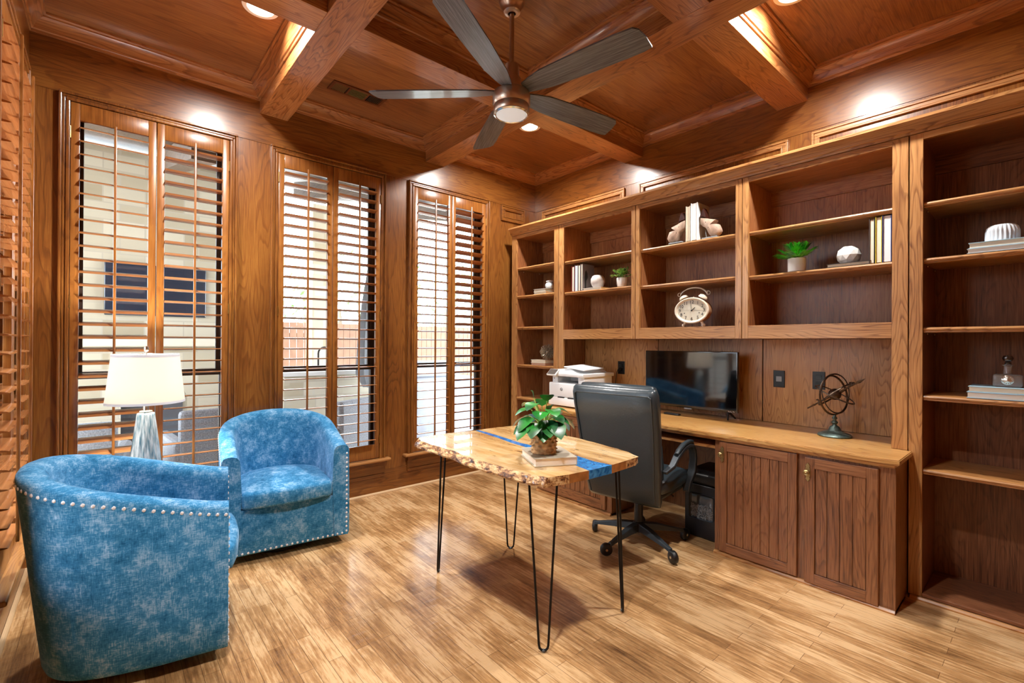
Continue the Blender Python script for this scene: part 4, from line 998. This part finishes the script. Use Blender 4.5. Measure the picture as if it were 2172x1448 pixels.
# ================================================================== RIVER TABLE
random.seed(8)
TT = .750; TH = .038
t = thing('river_table', 'live-edge wooden desk with a blue resin river and hairpin legs', 'table', (-1.92, -1.95, 0))
def jag(pts, amp, n=6, seed=1):
    rnd = random.Random(seed); out = []
    for (a, b) in zip(pts[:-1], pts[1:]):
        for i in range(n):
            u = i/n; out.append((a[0]+(b[0]-a[0])*u+(rnd.uniform(-amp, amp) if i else 0), a[1]+(b[1]-a[1])*u+(rnd.uniform(-amp, amp) if i else 0)))
    out.append(pts[-1]); return out
Lout = [(-1.850, -1.418), (-2.03, -1.385), (-2.18, -1.385), (-2.235, -1.398), (-2.262, -1.43)]
Ledge = [(-2.262, -1.43), (-2.275, -1.60), (-2.262, -1.80), (-2.285, -2.00), (-2.270, -2.20), (-2.262, -2.33), (-2.235, -2.432)]
Lend = [(-2.235, -2.432), (-2.13, -2.458), (-2.085, -2.462), (-2.020, -2.472)]
rivL = [(-2.020, -2.472), (-2.000, -2.38), (-1.955, -2.30), (-1.925, -2.18), (-1.925, -2.00), (-1.915, -1.85), (-1.885, -1.68), (-1.865, -1.53), (-1.850, -1.418)]
rivR = [(-1.868, -2.478), (-1.878, -2.38), (-1.860, -2.28), (-1.850, -2.14), (-1.868, -2.00), (-1.872, -1.86), (-1.850, -1.70), (-1.833, -1.55), (-1.826, -1.418)]
Rout = [(-1.826, -1.418), (-1.74, -1.412), (-1.62, -1.430), (-1.555, -1.440), (-1.530, -1.470)]
Redge = [(-1.530, -1.470), (-1.545, -1.70), (-1.528, -1.95), (-1.560, -2.18), (-1.590, -2.35), (-1.640, -2.465)]
def slab(poly, edge_idx, name, mat, under=.0, dz=0):
    """poly: top outline; the vertices in edge_idx lean outwards below (live edge)"""
    n = len(poly); cx = sum(p[0] for p in poly)/n; cy = sum(p[1] for p in poly)/n
    rnd = random.Random(4); mb = MB(); lv = []
    def ring_(z, o_, am):
        r = []
        for i, (x, y) in enumerate(poly):
            if i in edge_idx:
                sx = 1 if x > cx else -1; r.append((x+sx*(o_+rnd.uniform(-am, am)), y, z))
            else: r.append((x, y, z))
        return r
    R_ = [ring_(TT+dz, 0, 0)]+([ring_(TT-.006, .006, .002), ring_(TT-.016, .016, .004), ring_(TT-.028, .024, .005)] if edge_idx else [])+[ring_(TT-TH+dz*0, .020 if edge_idx else 0, .003)]
    vs = [p for r in R_ for p in r]; mb.cur = 0
    mb.add(vs, [tuple(range(n)), tuple((len(R_)-1)*n+i for i in range(n))[::-1]])
    b = mb.v; base = len(mb.v)-len(vs)
    for l in range(len(R_)-1):
        for i in range(n):
            j = (i+1) % n; mb.cur = 1 if (i in edge_idx or j in edge_idx) else 0
            if len(mat) > 2 and mb.cur == 0: mb.cur = 2
            mb.f.append((base+l*n+i, base+l*n+j, base+(l+1)*n+j, base+(l+1)*n+i)); mb.mi.append(mb.cur)
    return mb.build(name, mat, t)
M['endgrain'] = plain('slab_end_grain', 'a8713c', .3, var=.35, vscale=30, coat=.7)
Le = jag(Ledge, .006, 7, 2); pl = Lout[:-1]+Le[:-1]+Lend[:-1]+rivL[:-1]
slab(pl, set(range(len(Lout)-1, len(Lout)-1+len(Le))), 'slab', [M['slab'], M['bark'], M['endgrain']])
Re = jag(Redge, .005, 6, 3); pl = rivR[:-1]+Rout[:-1]+Re+[(-1.75, -2.472)]
a0 = len(rivR)-1+len(Rout)-1
slab(pl, set(range(a0, a0+len(Re))), 'slab', [M['slab'], M['bark'], M['endgrain']])
rv = rivL+rivR[::-1]; slab([(x+(.0 if 1 else 0), y) for x, y in rv], set(), 'resin_river', [M['resin']])
legs = [((-2.167, -1.503), (1, 1)), ((-1.659, -1.540), (1, -1)), ((-2.199, -2.381), (1, -1)), ((-1.697, -2.416), (1, 1))]
for (f, sp) in legs:
    s_ = Vector((sp[0], sp[1], 0)).normalized(); fp = Vector((f[0], f[1], 0)); inw = (Vector((-1.93, -1.96, 0))-fp).normalized()
    top = fp+inw*(.03); a = top-s_*.060; b = top+s_*.060
    pts = [a+Vector((0, 0, TT-TH-.004))]
    for u in (.5, ): pts.append((a*(1-u)+(fp-s_*.020)*u)+Vector((0, 0, (TT-TH)*(1-u)+.03*u)))
    pts += [fp-s_*.020+Vector((0, 0, .030)), fp-s_*.017+Vector((0, 0, .016)), fp-s_*.009+Vector((0, 0, .0075)), fp+Vector((0, 0, .0065)), fp+s_*.009+Vector((0, 0, .0075)), fp+s_*.017+Vector((0, 0, .016)), fp+s_*.020+Vector((0, 0, .030))]
    pts.append((b+(fp+s_*.020))*.5+Vector((0, 0, (TT-TH+.03)/2))); pts.append(b+Vector((0, 0, TT-TH-.004)))
    MB().tube(pts, .0052, 10).build('leg', M['black_metal'], t, smooth=True)
    MB().obox(top+Vector((0, 0, TT-TH-.0025)), s_, s_.cross(Vector((0, 0, 1))), Vector((0, 0, 1)), .070, .035, .0022).build('leg_plate', M['black_metal'], t)
    MB().ico(fp+Vector((0, 0, .006)), .0095, 2, (1, 1, .62)).build('foot_pad', plain('foot_pad', '59646a', .4, .3), t, smooth=True)
# book and plant on it
bk = thing('book', 'thick closed book with pale cover on the river table, under the plant', 'book', (-2.025, -2.228, TT+.001), R(-27), None)
mb = MB(); b = .003; d_, h_, t_ = .20, .235, .036
prof = [(0, 0), (d_, 0), (d_, t_), (0, t_), (0, t_-b), (d_-b, t_-b), (d_-b, b), (0, b)]
n = 8; vs = [(x-d_/2, q, p) for q in (-h_/2, h_/2) for (x, p) in prof]
mb.add(vs, [(0, 1, 6, 7), (1, 2, 5, 6), (2, 3, 4, 5), (8, 15, 14, 9), (9, 14, 13, 10), (10, 13, 12, 11)]+[(i, (i+1) % n, n+(i+1) % n, n+i) for i in range(n)])
mb.build('cover', plain('cover_linen', 'c3b8a4', .7), bk, world=False)
MB().box(-d_/2+.006, d_/2-b, -h_/2+.004, h_/2-.004, b, t_-b).build('pages', plain('pages_white', 'efe9df', .8), bk, world=False)
def big_leaves(lv, sm):
    random.seed(21)
    spec = [(az_ % 360, el_, r_, L2, w2) for (az_, el_, r_, L2, w2) in (
        (205, 22, .10, .085, .034), (178, 40, .10, .090, .036), (150, 58, .12, .085, .034), (218, 52, .13, .090, .036), (192, 66, .16, .085, .030), (236, 40, .08, .095, .040),
        (95, 62, .15, .080, .028), (130, 74, .18, .080, .020), (322, 62, .16, .095, .034), (338, 40, .13, .110, .040), (348, 24, .11, .095, .036), (300, 46, .10, .090, .036),
        (5, 56, .14, .085, .034), (255, 30, .08, .095, .044), (275, 58, .11, .090, .038), (225, 8, .06, .080, .034), (305, 10, .06, .080, .034), (40, 48, .10, .085, .034), (70, 38, .10, .085, .034),
        (120, 36, .10, .085, .034), (240, 72, .17, .075, .030), (184, 8, .12, .080, .032), (290, 76, .14, .080, .032), (205, 80, .13, .080, .030), (250, 60, .13, .080, .034), (15, 20, .09, .080, .032), (160, 20, .09, .080, .032))]
    for (az, el, r, L_, w) in spec:
        rightward = az > 268 or az < 50
        r *= .55 if rightward else .78; L_ *= .85 if rightward else .95
        a, e = R(az), R(el); d = Vector((math.cos(a)*math.cos(e), math.sin(a)*math.cos(e), math.sin(e))); p0 = Vector((.01*math.cos(a), .01*math.sin(a), .12)); p = p0+d*r
        sm.tube([tuple(p0), tuple(p0+d*r*.5+Vector((0, 0, .01))), tuple(p)], .0026, 6)
        dd = Vector((math.cos(a), math.sin(a), .25 if el > 40 else -.15)).normalized() if el < 72 else (d+Vector((0, 0, .3))).normalized()
        leaf(lv, p, dd, L_, w*1.12, .55, .18, n=8)
pt = thing('potted_plant', 'leafy green rubber plant in a woven seagrass basket on the river table', 'plant', (-2.050, -2.225, TT+.038), 0)
mb = MB(); Rb = .058; Hb = .118; n = 64; rows_ = 22; vs = []; fs = []
for l in range(rows_+1):
    z = Hb*l/rows_
    for i in range(n):
        a = 2*PI*i/n; rr = Rb*(.96+.05*math.sin(PI*l/rows_))+.0032*abs(math.sin(PI*l/2+.0))*0+.0055*math.sin(9*a+PI*(l//3))*(1 if l % 3 == 1 else .35)+(.003 if l % 3 == 1 else -.002)
        vs.append((rr*math.cos(a), rr*math.sin(a), z))
for l in range(rows_):
    for i in range(n): fs.append((l*n+i, l*n+(i+1) % n, (l+1)*n+(i+1) % n, (l+1)*n+i))
fs.append(tuple(range(n))[::-1]); mb.add(vs, fs); mb.tube([((Rb-.003)*math.cos(a), (Rb-.003)*math.sin(a), Hb) for a in [2*PI*i/36 for i in range(36)]], .006, 8, closed=True)
mb.build('basket', M['basket'], pt, world=False, smooth=True, angle=60)
MB().lathe([(0, Hb-.012), (Rb-.004, Hb-.012)], n=24, cap=False).build('soil', M['soil'], pt, world=False)
lv, sm = MB(), MB(); big_leaves(lv, sm); lv.build('leaves', M['leaf_big'], pt, world=False, smooth=True, angle=0); sm.build('stems', M['stem'], pt, world=False, smooth=True)

# ================================================================== OFFICE CHAIR
t = thing('office_chair', 'black leather swivel office chair pulled up between desk and counter', 'office chair', (-.955, -2.005, 0), R(9))
cb = M['chairbase']
MB().lathe([(0, .075), (.034, .075), (.036, .085), (.034, .135), (.028, .140), (.028, .30), (.024, .31), (.012, .312), (.012, .36), (0, .36)], n=32).build('column', M['black'], t, world=False, smooth=True, angle=40)
for k in range(5):
    a = R(27+72*k); ca, sa = math.cos(a), math.sin(a)
    mb = MB(); X_, Y_, Z_ = Vector((ca, sa, 0)), Vector((-sa, ca, 0)), Vector((0, 0, 1)); vs = []
    for (r, w, z0, z1) in ((.02, .030, .085, .132), (.12, .026, .082, .122), (.27, .017, .066, .086), (.305, .014, .056, .080)):
        for (y, z) in ((-w, z0), (w, z0), (w*.75, z1), (-w*.75, z1)): vs.append(X_*r+Y_*y+Z_*z)
    fs = [(0, 1, 2, 3), (15, 14, 13, 12)]
    for l in range(3):
        for q in range(4): fs.append((l*4+q, (l+1)*4+q, (l+1)*4+(q+1) % 4, l*4+(q+1) % 4))
    lg = mb.add(vs, fs).build('base_arm', cb, t, world=False, bevel=.004)
    c = X_*.302; rnd = R(27+72*k+70+k*35); tv = Vector((math.cos(rnd), math.sin(rnd), 0)); ax = Vector((-tv.y, tv.x, 0))
    wc = c-tv*.022+Vector((0, 0, .0385))
    cst = MB(); cst.tube([c+Vector((0, 0, .075)), c+Vector((0, 0, .045))], .007, 8); cst.obox(c-tv*.010+Vector((0, 0, .048)), tv, ax, Z_, .020, .012, .010)
    cst.build('caster_fork', M['black'], lg, world=False, bevel=.002)
    wh = MB(); q = ax.to_track_quat('Z', 'Y').to_matrix()
    tmp = MB().lathe([(.010, -.017), (.030, -.017), (.0365, -.012), (.0385, 0), (.0365, .012), (.030, .017), (.010, .017)], n=28)
    wh.add([wc+q @ Vector(v) for v in tmp.v], tmp.f); wl = wh.build('caster_wheel', M['black'], lg, world=False, smooth=True, angle=45)
    hb = MB(); tmp = MB().lathe([(0, -.0185), (.008, -.0185), (.008, .0185), (0, .0185)], n=16); hb.add([wc+q @ Vector(v) for v in tmp.v], tmp.f); hb.build('wheel_hub', M['nickel'], wl, world=False)
mb = MB(); mb.bbox(-.11, .11, -.07, .07, .352, .392, .008); mb.tube([(.02, -.06, .365), (.02, -.20, .358), (.02, -.225, .340)], .005, 8); mb.build('tilt_mechanism', M['black'], t, world=False, smooth=True)
def pad(name, pts, w_of, thick, mat=M['leather'], puff=.02, seam=True):
    """upholstered pad: swept side profile, pts = [(x, z, halfthickness, halfwidth)]"""
    K = len(pts); n = 28; vs = []; fs = []
    for i, (x, z, ht, hw) in enumerate(pts):
        a_, b_ = pts[max(i-1, 0)], pts[min(i+1, K-1)]; d = Vector((b_[0]-a_[0], 0, b_[1]-a_[1])).normalized(); nn = Vector((-d.z, 0, d.x))
        for q in range(n):
            a = 2*PI*q/n; ca, sa = math.cos(a), math.sin(a)
            y = hw*math.copysign(abs(ca)**.35, ca); h = ht*math.copysign(abs(sa)**.55, sa)
            vs.append(Vector((x, y, z))+nn*h)
    for i in range(K-1):
        for q in range(n): fs.append((i*n+q, i*n+(q+1) % n, (i+1)*n+(q+1) % n, (i+1)*n+q))
    fs.append(tuple(range(n))[::-1]); fs.append(tuple((K-1)*n+q for q in range(n)))
    mb = MB().add(vs, fs); return mb.build(name, mat, t, world=False, smooth=True, angle=75)
# back: outer shell panel and inner padding
pad('backrest', [(-.205, .335, .018, .235), (-.215, .36, .035, .242), (-.235, .46, .045, .250), (-.268, .62, .046, .262), (-.305, .80, .046, .272), (-.335, .93, .047, .278), (-.350, 1.00, .045, .278), (-.356, 1.030, .030, .272), (-.357, 1.040, .012, .262)], None, 0)
pad('back_cushion', [(-.150, .44, .012, .215), (-.150, .46, .040, .225), (-.172, .56, .050, .232), (-.200, .68, .046, .235), (-.225, .70, .036, .236), (-.225, .72, .046, .238), (-.250, .84, .050, .244), (-.268, .88, .038, .244), (-.275, .90, .046, .246), (-.298, .985, .050, .250), (-.318, 1.035, .040, .248), (-.326, 1.050, .015, .235)], None, 0)
def piping(name, pts): MB().tube(pts, .0042, 8, closed=False).build(name, M['leather'], t, world=False, smooth=True)
bp_ = [(-.244, .355, .212), (-.276, .46, .222), (-.309, .62, .234), (-.347, .80, .244), (-.378, .93, .250), (-.391, .990, .248)]
piping('seam', [(x, -y, z) for x, z, y in bp_]+[(-.393, y, 1.000) for y in (-.235, -.12, 0, .12, .235)]+[(x, y, z) for x, z, y in bp_[::-1]])
pad('seat_cushion', [(-.24, .440, .012, .235), (-.23, .440, .045, .250), (-.10, .438, .052, .262), (.08, .442, .054, .266), (.18, .440, .052, .262), (.235, .428, .040, .255), (.255, .418, .015, .240)], None, 0)
pad('seat_pan', [(-.22, .385, .008, .215), (-.21, .385, .024, .235), (.10, .385, .028, .240), (.20, .388, .022, .235), (.23, .392, .008, .22)], None, 0)
for sy in (-1, 1):
    Y0 = sy*.285; mb = MB()
    path = [(-.225, .545), (-.16, .575), (-.09, .620), (0, .655), (.09, .660), (.15, .645), (.185, .610), (.195, .56), (.180, .48), (.155, .41), (.130, .355)]
    W_ = [.016, .018, .020, .021, .021, .022, .022, .022, .024, .026, .020]; T_ = [.010, .012, .012, .012, .012, .013, .014, .015, .018, .022, .012]
    vs = []
    for i, (x, z) in enumerate(path):
        a_, b_ = path[max(i-1, 0)], path[min(i+1, len(path)-1)]; d = Vector((b_[0]-a_[0], 0, b_[1]-a_[1])).normalized(); nn = Vector((-d.z, 0, d.x))
        yy = Y0 if 0 < i < 9 else Y0-sy*.022
        for (u, v) in ((-1, -1), (1, -1), (1, 1), (-1, 1)): vs.append(Vector((x, yy+u*W_[i], z))+nn*(v*T_[i]))
    K = len(path); fs = [(0, 1, 2, 3), tuple((K-1)*4+q for q in (3, 2, 1, 0))]+[(l*4+q, (l+1)*4+q, (l+1)*4+(q+1) % 4, l*4+(q+1) % 4) for l in range(K-1) for q in range(4)]
    am = mb.add(vs, fs).build('armrest', cb, t, world=False, bevel=.005, smooth=True)
    K2 = []; 
    pts = [(-.10, .632), (-.06, .652), (.02, .674), (.09, .678), (.14, .668), (.170, .645)]
    MB().tube([(x, Y0, z) for x, z in pts], [.018, .024, .026, .026, .024, .016], 14, flat=.62).build('arm_pad', M['leather'], am, world=False, smooth=True)

# paper shredder in the kneehole
t = thing('paper_shredder', 'black paper shredder with a window of shreds, in the kneehole beside the cabinet', 'shredder', (-.42, -2.250, 0), 0)
sm_ = plain('shredder_plastic', '15161c', .4)
MB().bbox(-.17, .17, -.125, .125, .004, .360, .012, 3).build('bin', sm_, t, world=False, smooth=True)
MB().bbox(-.185, .18, -.132, .132, .362, .440, .022, 4).build('shredder_head', M['black'], t, world=False, smooth=True)
w = MB().bbox(-.1745, -.165, -.085, .085, .13, .30, .018, 3).build('window', plain('smoky_window', '3a4048', .1, coat=.8), t, world=False, smooth=True)
mb = MB(); random.seed(2)
for i in range(160):
    y, z = random.uniform(-.070, .070), random.uniform(.142, .225); a = random.uniform(0, PI)
    mb.obox((-.1752, y, z), Vector((0, math.cos(a), math.sin(a))), Vector((0, -math.sin(a), math.cos(a))), Vector((1, 0, 0)), .009, .0016, .0005)
o = mb.build('paper_shreds', plain('shreds', '8a8d92', .8), t, world=False, kind='stuff')

# ================================================================== PATIO OUTSIDE
M['patio_stone'] = plain('patio_floor', 'b5afa5', .8, var=.12, vscale=3)
M['patio_wood'] = wood('patio_ceiling_boards', '4c3b30', '67523f', '7d6752', 'y', .6, 0, ring=5)
st(MB().box(-14, 12, .17, 30, -.25, -.12), 'floor_patio', M['patio_stone'])
st(MB().box(-12, XL-.17, -10, .17, -.25, -.12), 'floor_side_yard', M['patio_stone'])
def ashlar():
    mt, N, L, B = new_mat('fireplace_stone'); tc = N.new('ShaderNodeTexCoord'); mp = N.new('ShaderNodeMapping'); mp.inputs['Rotation'].default_value = (PI/2, 0, 0); L.new(tc.outputs['Object'], mp.inputs[0])
    br = N.new('ShaderNodeTexBrick'); br.inputs['Scale'].default_value = 1; br.inputs['Brick Width'].default_value = .42; br.inputs['Row Height'].default_value = .21; br.inputs['Mortar Size'].default_value = .008
    br.inputs['Color1'].default_value = srgb('a89a80'); br.inputs['Color2'].default_value = srgb('c9bfaa'); br.inputs['Mortar'].default_value = srgb('b5aa98'); br.offset = .4
    L.new(mp.outputs[0], br.inputs[0]); L.new(br.outputs[0], B.inputs['Base Color']); B.inputs['Roughness'].default_value = .9; return mt
M['stone'] = ashlar()
t = thing('outdoor_fireplace', 'pale stone patio fireplace with a dark screen, seen through the leftmost window', 'fireplace', (-3.05, 4.3, -.12))
mb = MB()
mb.box(-4.35, -1.95, 4.0, 4.9, 1.0, 3.74); mb.box(-4.35, -3.45, 4.0, 4.9, -.12, 1.0); mb.box(-2.75, -1.95, 4.0, 4.9, -.12, 1.0)
pts = [(-3.45+.7*i/12, .55+.42*math.sin(PI*i/12)) for i in range(13)]
mb.add([(x, 4.001, z) for x, z in pts]+[(-2.75, 4.001, 1.02), (-3.45, 4.001, 1.02)], [tuple(range(15))])
mb.build('chimney_breast', M['stone'], t)
MB().box(-3.5, -2.7, 4.5, 4.6, -.12, 1.0).build('firebox', plain('soot', '6b6b70', .9), t)
MB().bbox(-4.5, -1.8, 3.80, 4.1, 1.22, 1.34, .02).build('mantel', plain('mantel_stone', 'd8cdb8', .8), t)
MB().bbox(-3.62, -2.55, 3.93, 3.995, 1.62, 2.28, .01).build('screen', plain('outdoor_screen', '1b2a3a', .15, coat=.5), t)
# roof of the patio
mb = MB(); mb.add([(-9, .17, 2.89), (4.0, .17, 2.89), (4.0, 6.5, 4.4), (-9, 6.5, 4.4), (-9, .17, 2.99), (4.0, .17, 2.99), (4.0, 6.5, 4.5), (-9, 6.5, 4.5)], [(0, 3, 2, 1), (4, 5, 6, 7), (0, 1, 5, 4), (1, 2, 6, 5), (2, 3, 7, 6), (3, 0, 4, 7)])
tag(mb.build('patio_roof', M['patio_wood']), 'sloping boarded patio roof seen through the tops of the windows', 'roof')
for i, x in enumerate((-6.2, -4.6, -3.0, -1.4, .2)):
    o = MB().obox(Vector((x, 2.2, 3.22)), Vector((1, 0, 0)), Vector((0, .973, .231)), Vector((0, -.231, .973)), .09, 1.5, .11).build('roof_beam', M['patio_wood'])
    tag(o, ['patio roof beam far left, glimpsed through the left-wall side of the windows', 'patio roof beam above the left leaf of the leftmost window', 'patio roof beam crossing the top of the leftmost window', 'patio roof beam crossing the top of the middle window', 'patio roof beam above the window nearest the bookcase'][i], 'beam', 'patio roof beams')
for x, y in ((-.35, 5.9), (1.4, 5.9)):
    tag(rename_origin(MB().bbox(x-.2, x+.2, y-.2, y+.2, -.12, 4.0, .01).build('patio_column', M['stone']), (x, y, -.12)), 'pale stone patio column '+('beyond the middle window' if x < 0 else 'beyond the window nearest the bookcase'), 'column', 'patio columns')
# fence boards and planting
def fence_board(x, y, lab):
    pass
mb = MB(); 
for i in range(90): x = -8+i*.16; mb.box(x, x+.15, 8.0, 8.03, -.1, 1.75)
mb.box(-8, 6.4, 8.03, 8.07, .2, .3); mb.box(-8, 6.4, 8.03, 8.07, 1.4, 1.5)
tag(mb.build('privacy_fence', plain('fence_wood', '8d6a55', .8, var=.15, vscale=5)), 'brown board privacy fence beyond the patio', 'fence')
def tree(label, x, y, h, r, seed):
    rnd = random.Random(seed); t = thing('tree', label, 'tree', (x, y, -.12), 0, 'trees beyond the fence')
    MB().tube([(0, 0, 0), (.05, 0, h*.4), (0, .05, h*.7)], [.12, .10, .06], 8).build('trunk', plain('bark', '7a6a5a', .9), t, world=False)
    mb = MB()
    for i in range(900):
        v = Vector((rnd.gauss(0, 1), rnd.gauss(0, 1), rnd.gauss(0, 1))).normalized()*r*rnd.uniform(.6, 1.0); p = v+Vector((0, 0, h*.75)); a = Vector((rnd.uniform(-1, 1), rnd.uniform(-1, 1), rnd.uniform(-1, 1))).normalized(); b = a.orthogonal().normalized(); s_ = rnd.uniform(.06, .13)
        mb.add([p-a*s_, p+b*s_*.5, p+a*s_, p-b*s_*.5], [(0, 1, 2, 3)])
    mb.build('foliage', leaf_mat('tree_leaf', '4d7a34', '86a95c', 1), t, world=False)
for i, (x, y, h, r) in enumerate(((-2.0, 10.2, 3.6, 1.6), (1.6, 10.0, 3.4, 1.6), (5.2, 9.9, 3.8, 1.6), (-5.8, 10.2, 3.4, 1.6))):
    tree(['light green tree behind the fence, in the middle window', 'leafy tree behind the fence between the middle and right windows', 'tall leafy tree behind the fence in the window nearest the bookcase', 'tree behind the fence far left of the fireplace'][i], x, y, h, r, i)
M['wicker'] = plain('grey_wicker', '8f9093', .7, var=.35, vscale=90)
def wicker(label, x, y, rz):
    t = thing('wicker_chair', label, 'patio chair', (x, y, -.12), rz, 'grey wicker patio chairs')
    mb = MB(); mb.bbox(-.38, .38, -.36, .36, .08, .30, .03); mb.build('seat_base', M['wicker'], t, world=False)
    MB().bbox(-.40, -.30, -.36, .36, .10, .82, .03).build('backrest', M['wicker'], t, world=False)
    for sy in (-1, 1): MB().bbox(-.38, .38, sy*.345-.05, sy*.345+.05, .10, .56, .03).build('armrest', M['wicker'], t, world=False)
    MB().bbox(-.29, .37, -.29, .29, .30, .42, .04).build('seat_cushion', plain('patio_cushion', '5f7396', .9), t, world=False, smooth=True)
    MB().bbox(-.29, -.18, -.28, .28, .42, .80, .04).build('back_cushion', plain('patio_cushion', '5f7396', .9), t, world=False, smooth=True)
    for sx in (-1, 1):
        for sy in (-1, 1): MB().box(sx*.33-.02, sx*.33+.02, sy*.31-.02, sy*.31+.02, 0, .10).build('leg', M['black_metal'], t, world=False)
wicker('wicker patio chair behind the left leaf of the leftmost window', -3.85, 1.15, R(84))
wicker('wicker patio chair behind the right leaf of the leftmost window', -2.80, 1.45, R(95))
wicker('wicker patio chair outside the middle window', -1.72, 1.35, R(120))
t = thing('outdoor_counter', 'pale patio kitchen counter with a curved black tap outside the middle window', 'counter', (-.85, 3.6, -.12))
MB().box(-1.7, .1, 3.3, 4.0, -.12, .80).build('cabinet', M['stone'], t); MB().bbox(-1.75, .15, 3.25, 4.05, .80, .86, .01).build('worktop', plain('pale_top', 'd5d0c8', .4), t)
MB().tube([(-1.1, 3.7, .86), (-1.1, 3.7, 1.12)]+[(-1.1+.09-.09*math.cos(a), 3.7, 1.12+.09*math.sin(a)) for a in [PI*i/8 for i in range(1, 9)]]+[(-.92, 3.7, 1.06)], .014, 8).build('tap', M['black_metal'], t, smooth=True)
t = thing('patio_umbrella', 'folded grey patio umbrella standing outside the middle window', 'umbrella', (-.60, 2.9, -.12))
MB().lathe([(0, 0), (.25, 0), (.25, .06), (.04, .09), (0, .09)], n=24).build('base', M['grey_plastic'], t, world=False)
MB().tube([(0, 0, .05), (0, 0, 2.6)], .022, 10).build('pole', M['grey_plastic'], t, world=False)
vs = []; fs = []; pr = [(.10, .75), (.19, .95), (.17, 1.4), (.12, 2.0), (.05, 2.5), (.0, 2.6)]; n = 32
for i in range(n):
    a = 2*PI*i/n
    for (r, z) in pr: rr = r*(1+.25*math.cos(8*a)); vs.append((rr*math.cos(a), rr*math.sin(a), z))
for i in range(n):
    j = (i+1) % n
    for q in range(5): fs.append((i*6+q, j*6+q, j*6+q+1, i*6+q+1))
MB().add(vs, fs).build('canopy', plain('umbrella_grey', '8b8d90', .9), t, world=False, smooth=True)
t = thing('covered_grill', 'grill under a pale grey cover outside the window nearest the bookcase', 'grill', (-.25, 1.9, -.12))
mb = MB(); mb.bbox(-.62, .62, -.30, .30, .05, .95, .05, 3); mb.build('cover', plain('grill_cover', 'a9abb0', .7, var=.1), t, world=False, smooth=True)
MB().bbox(-.45, .45, -.24, .24, .93, 1.16, .10, 4).build('lid_cover', plain('grill_cover', 'b5b7bb', .7), t, world=False, smooth=True)
mb = MB(); mb.tube([(0, 0, 0), (0, 0, -1.2)], .006, 6); mb.lathe([(.02, -1.2), (.09, -1.24), (.11, -1.42), (.09, -1.44), (0, -1.44)], n=6)
pl_ = thing('patio_pendant', 'small lit lantern hanging under the patio roof, in the middle window', 'pendant light', (-1.45, 4.6, 3.93))
mb.build('lantern', plain('lantern_glow', 'f2dcae', .5, emit='ffd79a', estr=3), pl_, world=False)
# planted side yard wall beyond the left windows
tag(MB().box(-9.0, -8.9, -9, 4, -.12, 2.2).build('garden_wall', plain('garden_wall_paint', 'dcd6ca', .9)), 'pale garden wall across the side yard beyond the left windows', 'wall')
